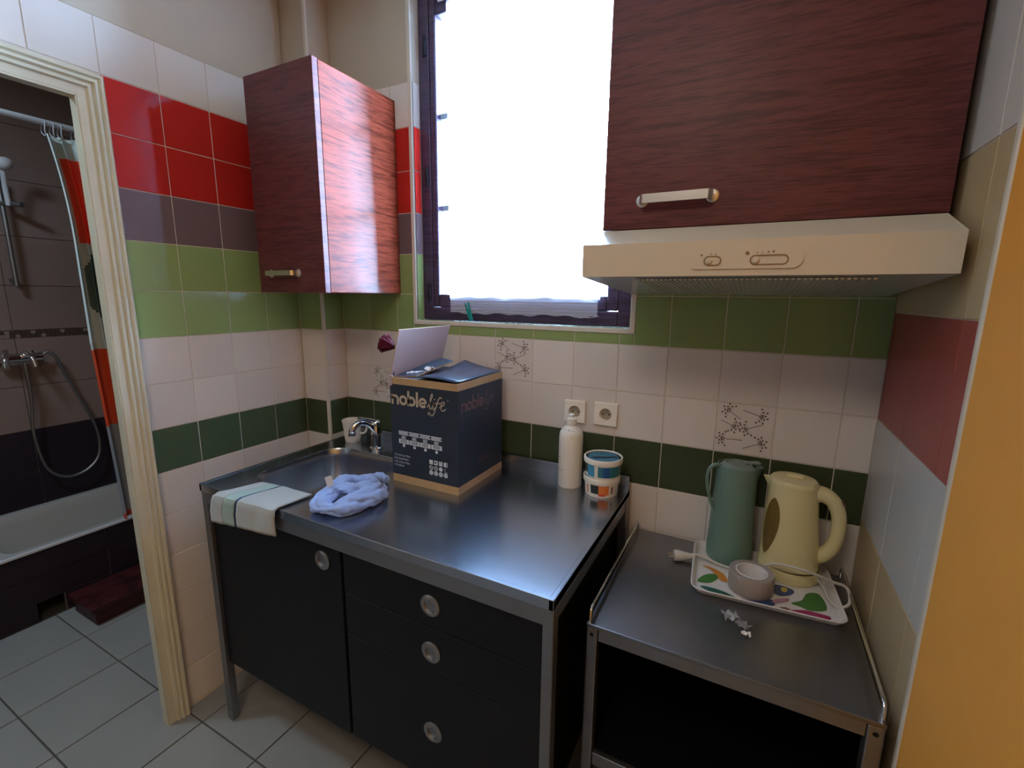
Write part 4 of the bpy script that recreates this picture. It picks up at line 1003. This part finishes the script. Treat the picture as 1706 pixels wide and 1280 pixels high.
for y0, y1 in ((-1.985,-1.485),(-1.485,-.985),(-.985,-.485),(-.485,-.008)):
    for z0, z1 in ((.003,.222),(.222,.340)):
        if z0 < .1 and y0 < -.72 < y1:
            tile(tb, '+x', (PX-.010, y0, z0), -.768-y0, .092-z0, M['bath_dark'], 'front_tile'); tile(tb, '+x', (PX-.010, -.668, z0), y1+.668, .092-z0, M['bath_dark'], 'front_tile'); tile(tb, '+x', (PX-.010, y0, .092), y1-y0, .130, M['bath_dark'], 'front_tile')
        else: tile(tb, '+x', (PX-.010, y0, z0), y1-y0, z1-z0, M['bath_dark'], 'front_tile')
for c in tb.children:
    if c.name.startswith('front_tile'): c.matrix_parent_inverse = WM[tb.name].inverted()
MB().box(PX-.016, PX-.002, TYa, TYb, TZ-.006, TZ+.006, .002).box(TXa, PX-.016, TYa-.002, TYa+.010, TZ-.006, TZ+.006, .002).build('edge_trim', M['bath_trim'], tb)
MB().box(TXa, PX-.032, -2.0, TYa-.004, 0, TZ-.003).build('ledge', M['bath_dark'], tb)
MB().lathe([(0,.002),(.02,.002),(.026,0),(.026,-.004)], (-2.43,-.43,TZ-.238), 18).build('drain', M['chrome'], tb)

sb = thing('wooden_step', 'dark mahogany step on the bathroom floor before the tub', 'step', (-1.97, -.5, 0))
MB().box(-2.085, -1.868, -.655, -.330, 0, .070, .003).build('box', M['bath_box'], sb)
for i in range(3): MB().box(-2.095+i*.082, -2.095+i*.082+.079, -.672, -.315, .071, .096, .003).build('board', M['bath_box'], sb)

rd = thing('curtain_rail', 'white shower curtain rail above the tub', 'curtain rail', (-2.09, -1.0, 2.212))
MB().tube([(-2.09,-1.998,2.212),(-2.09,-.007,2.212)], .0125, 16).build('pole', M['bath_trim'], rd)
MB().lathe([(0,0),(.028,0),(.028,.008),(.016,.016)], (0,0,0), 20, 0, Matrix.Translation((-2.09,-.0065,2.212)) @ Matrix.Rotation(pi/2, 4, 'X')).build('flange', M['bath_trim'], rd)
sv = thing('shower_curtain', 'white shower curtain with orange blocks bunched beside the doorway', 'curtain', (-2.09, -.35, .37))
NX, NZ = 80, 140; vs = []; faces = [[], [], []]
def cur(i, j):
    u, t = i/NX, j/NZ; z = .372+(2.165-.372)*t
    yl = -.424+(-.030)*min(1, t*2)-.035*max(0, (t-.75)/.25)**2; wd_ = .27-.06*t
    x = -2.09+.028*sin(u*27+.4)*(1-.35*t)+.012*sin(u*11+t*2)
    return (x, yl+wd_*u+.008*cos(u*27+.4), z)
for j in range(NZ+1):
    for i in range(NX+1): vs.append(cur(i, j))
for j in range(NZ):
    for i in range(NX):
        a = j*(NX+1)+i; z = vs[a][2]; u = (i+.5)/NX
        k_ = 0
        if z > 1.26 and u < .17: k_ = 1
        elif ((u-.42)/.30)**2+((z-1.52)/.15)**2 < 1 and u > .10: k_ = 2
        faces[k_].append((a, a+1, a+NX+2, a+NX+1))
g = MB().add(vs, faces[0], 0, True)
g.f += faces[1]+faces[2]; g.mi += [1]*len(faces[1])+[2]*len(faces[2]); g.sm += [True]*(len(faces[1])+len(faces[2]))
# colours of the print are laid out in heights above the floor: keep the mesh in world heights
sv.location.z = 0; WM[sv.name] = Matrix.Translation((-2.09,-.35,0))
g.build('cloth', [M['curtain_cloth'], M['curtain_pale'], M['curtain_green']], sv)
for q in range(7):
    c = cur(int(q*NX/6), NZ); rg_ = [(-2.09+.020*sin(2*pi*k_/16), c[1]+.003*sin(k_), 2.202+.030*cos(2*pi*k_/16)-.012) for k_ in range(16)]
    MB().tube(rg_, .0022, 6, closed=True).build('ring', M['bath_trim'], sv)

mx = thing('shower_mixer', 'chrome bath mixer with hanging hose on the far wall', 'tap', (FX, -.52, 1.16))
xw = FX+.055
b_ = MB().tube([(xw,-.60,1.165),(xw,-.43,1.165)], .021, 16).tube([(FX,-.585,1.165),(xw,-.585,1.165)], .014, 12).tube([(FX,-.445,1.165),(xw,-.445,1.165)], .014, 12).lathe([(0,0),(.032,0),(.028,.012),(.014,.016)], (0,0,0), 18, 0, Matrix.Translation((FX,-.585,1.165)) @ Matrix.Rotation(pi/2, 4, 'Y')).lathe([(0,0),(.032,0),(.028,.012),(.014,.016)], (0,0,0), 18, 0, Matrix.Translation((FX,-.445,1.165)) @ Matrix.Rotation(pi/2, 4, 'Y')).build('body', M['chrome'], mx)
MB().tube([(xw,-.50,1.18),(xw+.035,-.495,1.185),(xw+.07,-.488,1.165),(xw+.085,-.484,1.120)], [.016,.014,.012,.010], 12, sub=5).build('lever', M['chrome'], mx)
MB().tube([(xw,-.56,1.18),(xw+.05,-.575,1.205),(xw+.12,-.60,1.185),(xw+.15,-.61,1.13)], .013, 12, sub=5).build('spout', M['chrome'], mx)
MB().tube([(xw,-.43,1.17),(xw,-.40,1.185),(xw+.005,-.375,1.15),(xw,-.34,1.03),(xw,-.30,.90),(xw,-.262,.78),(xw,-.245,.66),(xw,-.262,.55),(xw,-.33,.485),(xw,-.42,.48),(xw,-.49,.56),(xw,-.515,.75),(xw,-.50,.95),(xw,-.50,1.14)], .0075, 8, sub=8).build('hose', M['steel_frame'], mx)
sr = thing('shower_rail', 'chrome shower riser rail with white hand shower', 'shower rail', (FX, -.465, 1.55))
MB().tube([(xw,-.475,1.53),(xw,-.475,2.05)], .010, 12).tube([(FX,-.475,1.56),(xw,-.475,1.56)], .012, 12).tube([(FX,-.475,2.02),(xw,-.475,2.02)], .012, 12).build('rail', M['steel_frame'], sr)
MB().tube([(xw,-.475,1.93),(xw+.04,-.46,1.93),(xw+.09,-.43,1.925)], .013, 12, sub=3).build('slider', M['steel_frame'], sr)
MB().lathe([(0,0),(.030,.002),(.034,.010),(.026,.024),(.012,.034),(0,.036)], (0,0,0), 20, 0, Matrix.Translation((xw+.10,-.475,2.11)) @ Matrix.Rotation(2.2, 4, 'Y')).tube([(xw+.085,-.475,2.085),(xw+.055,-.47,2.01),(xw+.045,-.465,1.92)], .011, 12, sub=3).build('hand_shower', M['bath_trim'], sr)

# unseen fixture added to go with the ceiling fill light
lp = thing('fill_light_fixture', 'round unseen fixture added above the ceiling fill light', 'lamp', (.3, -1.95, 2.62))
MB().lathe([(0,0),(.12,0),(.12,-.02),(.10,-.03),(0,-.03)], (.3,-1.95,2.619), 28).build('base', M['trim'], lp)
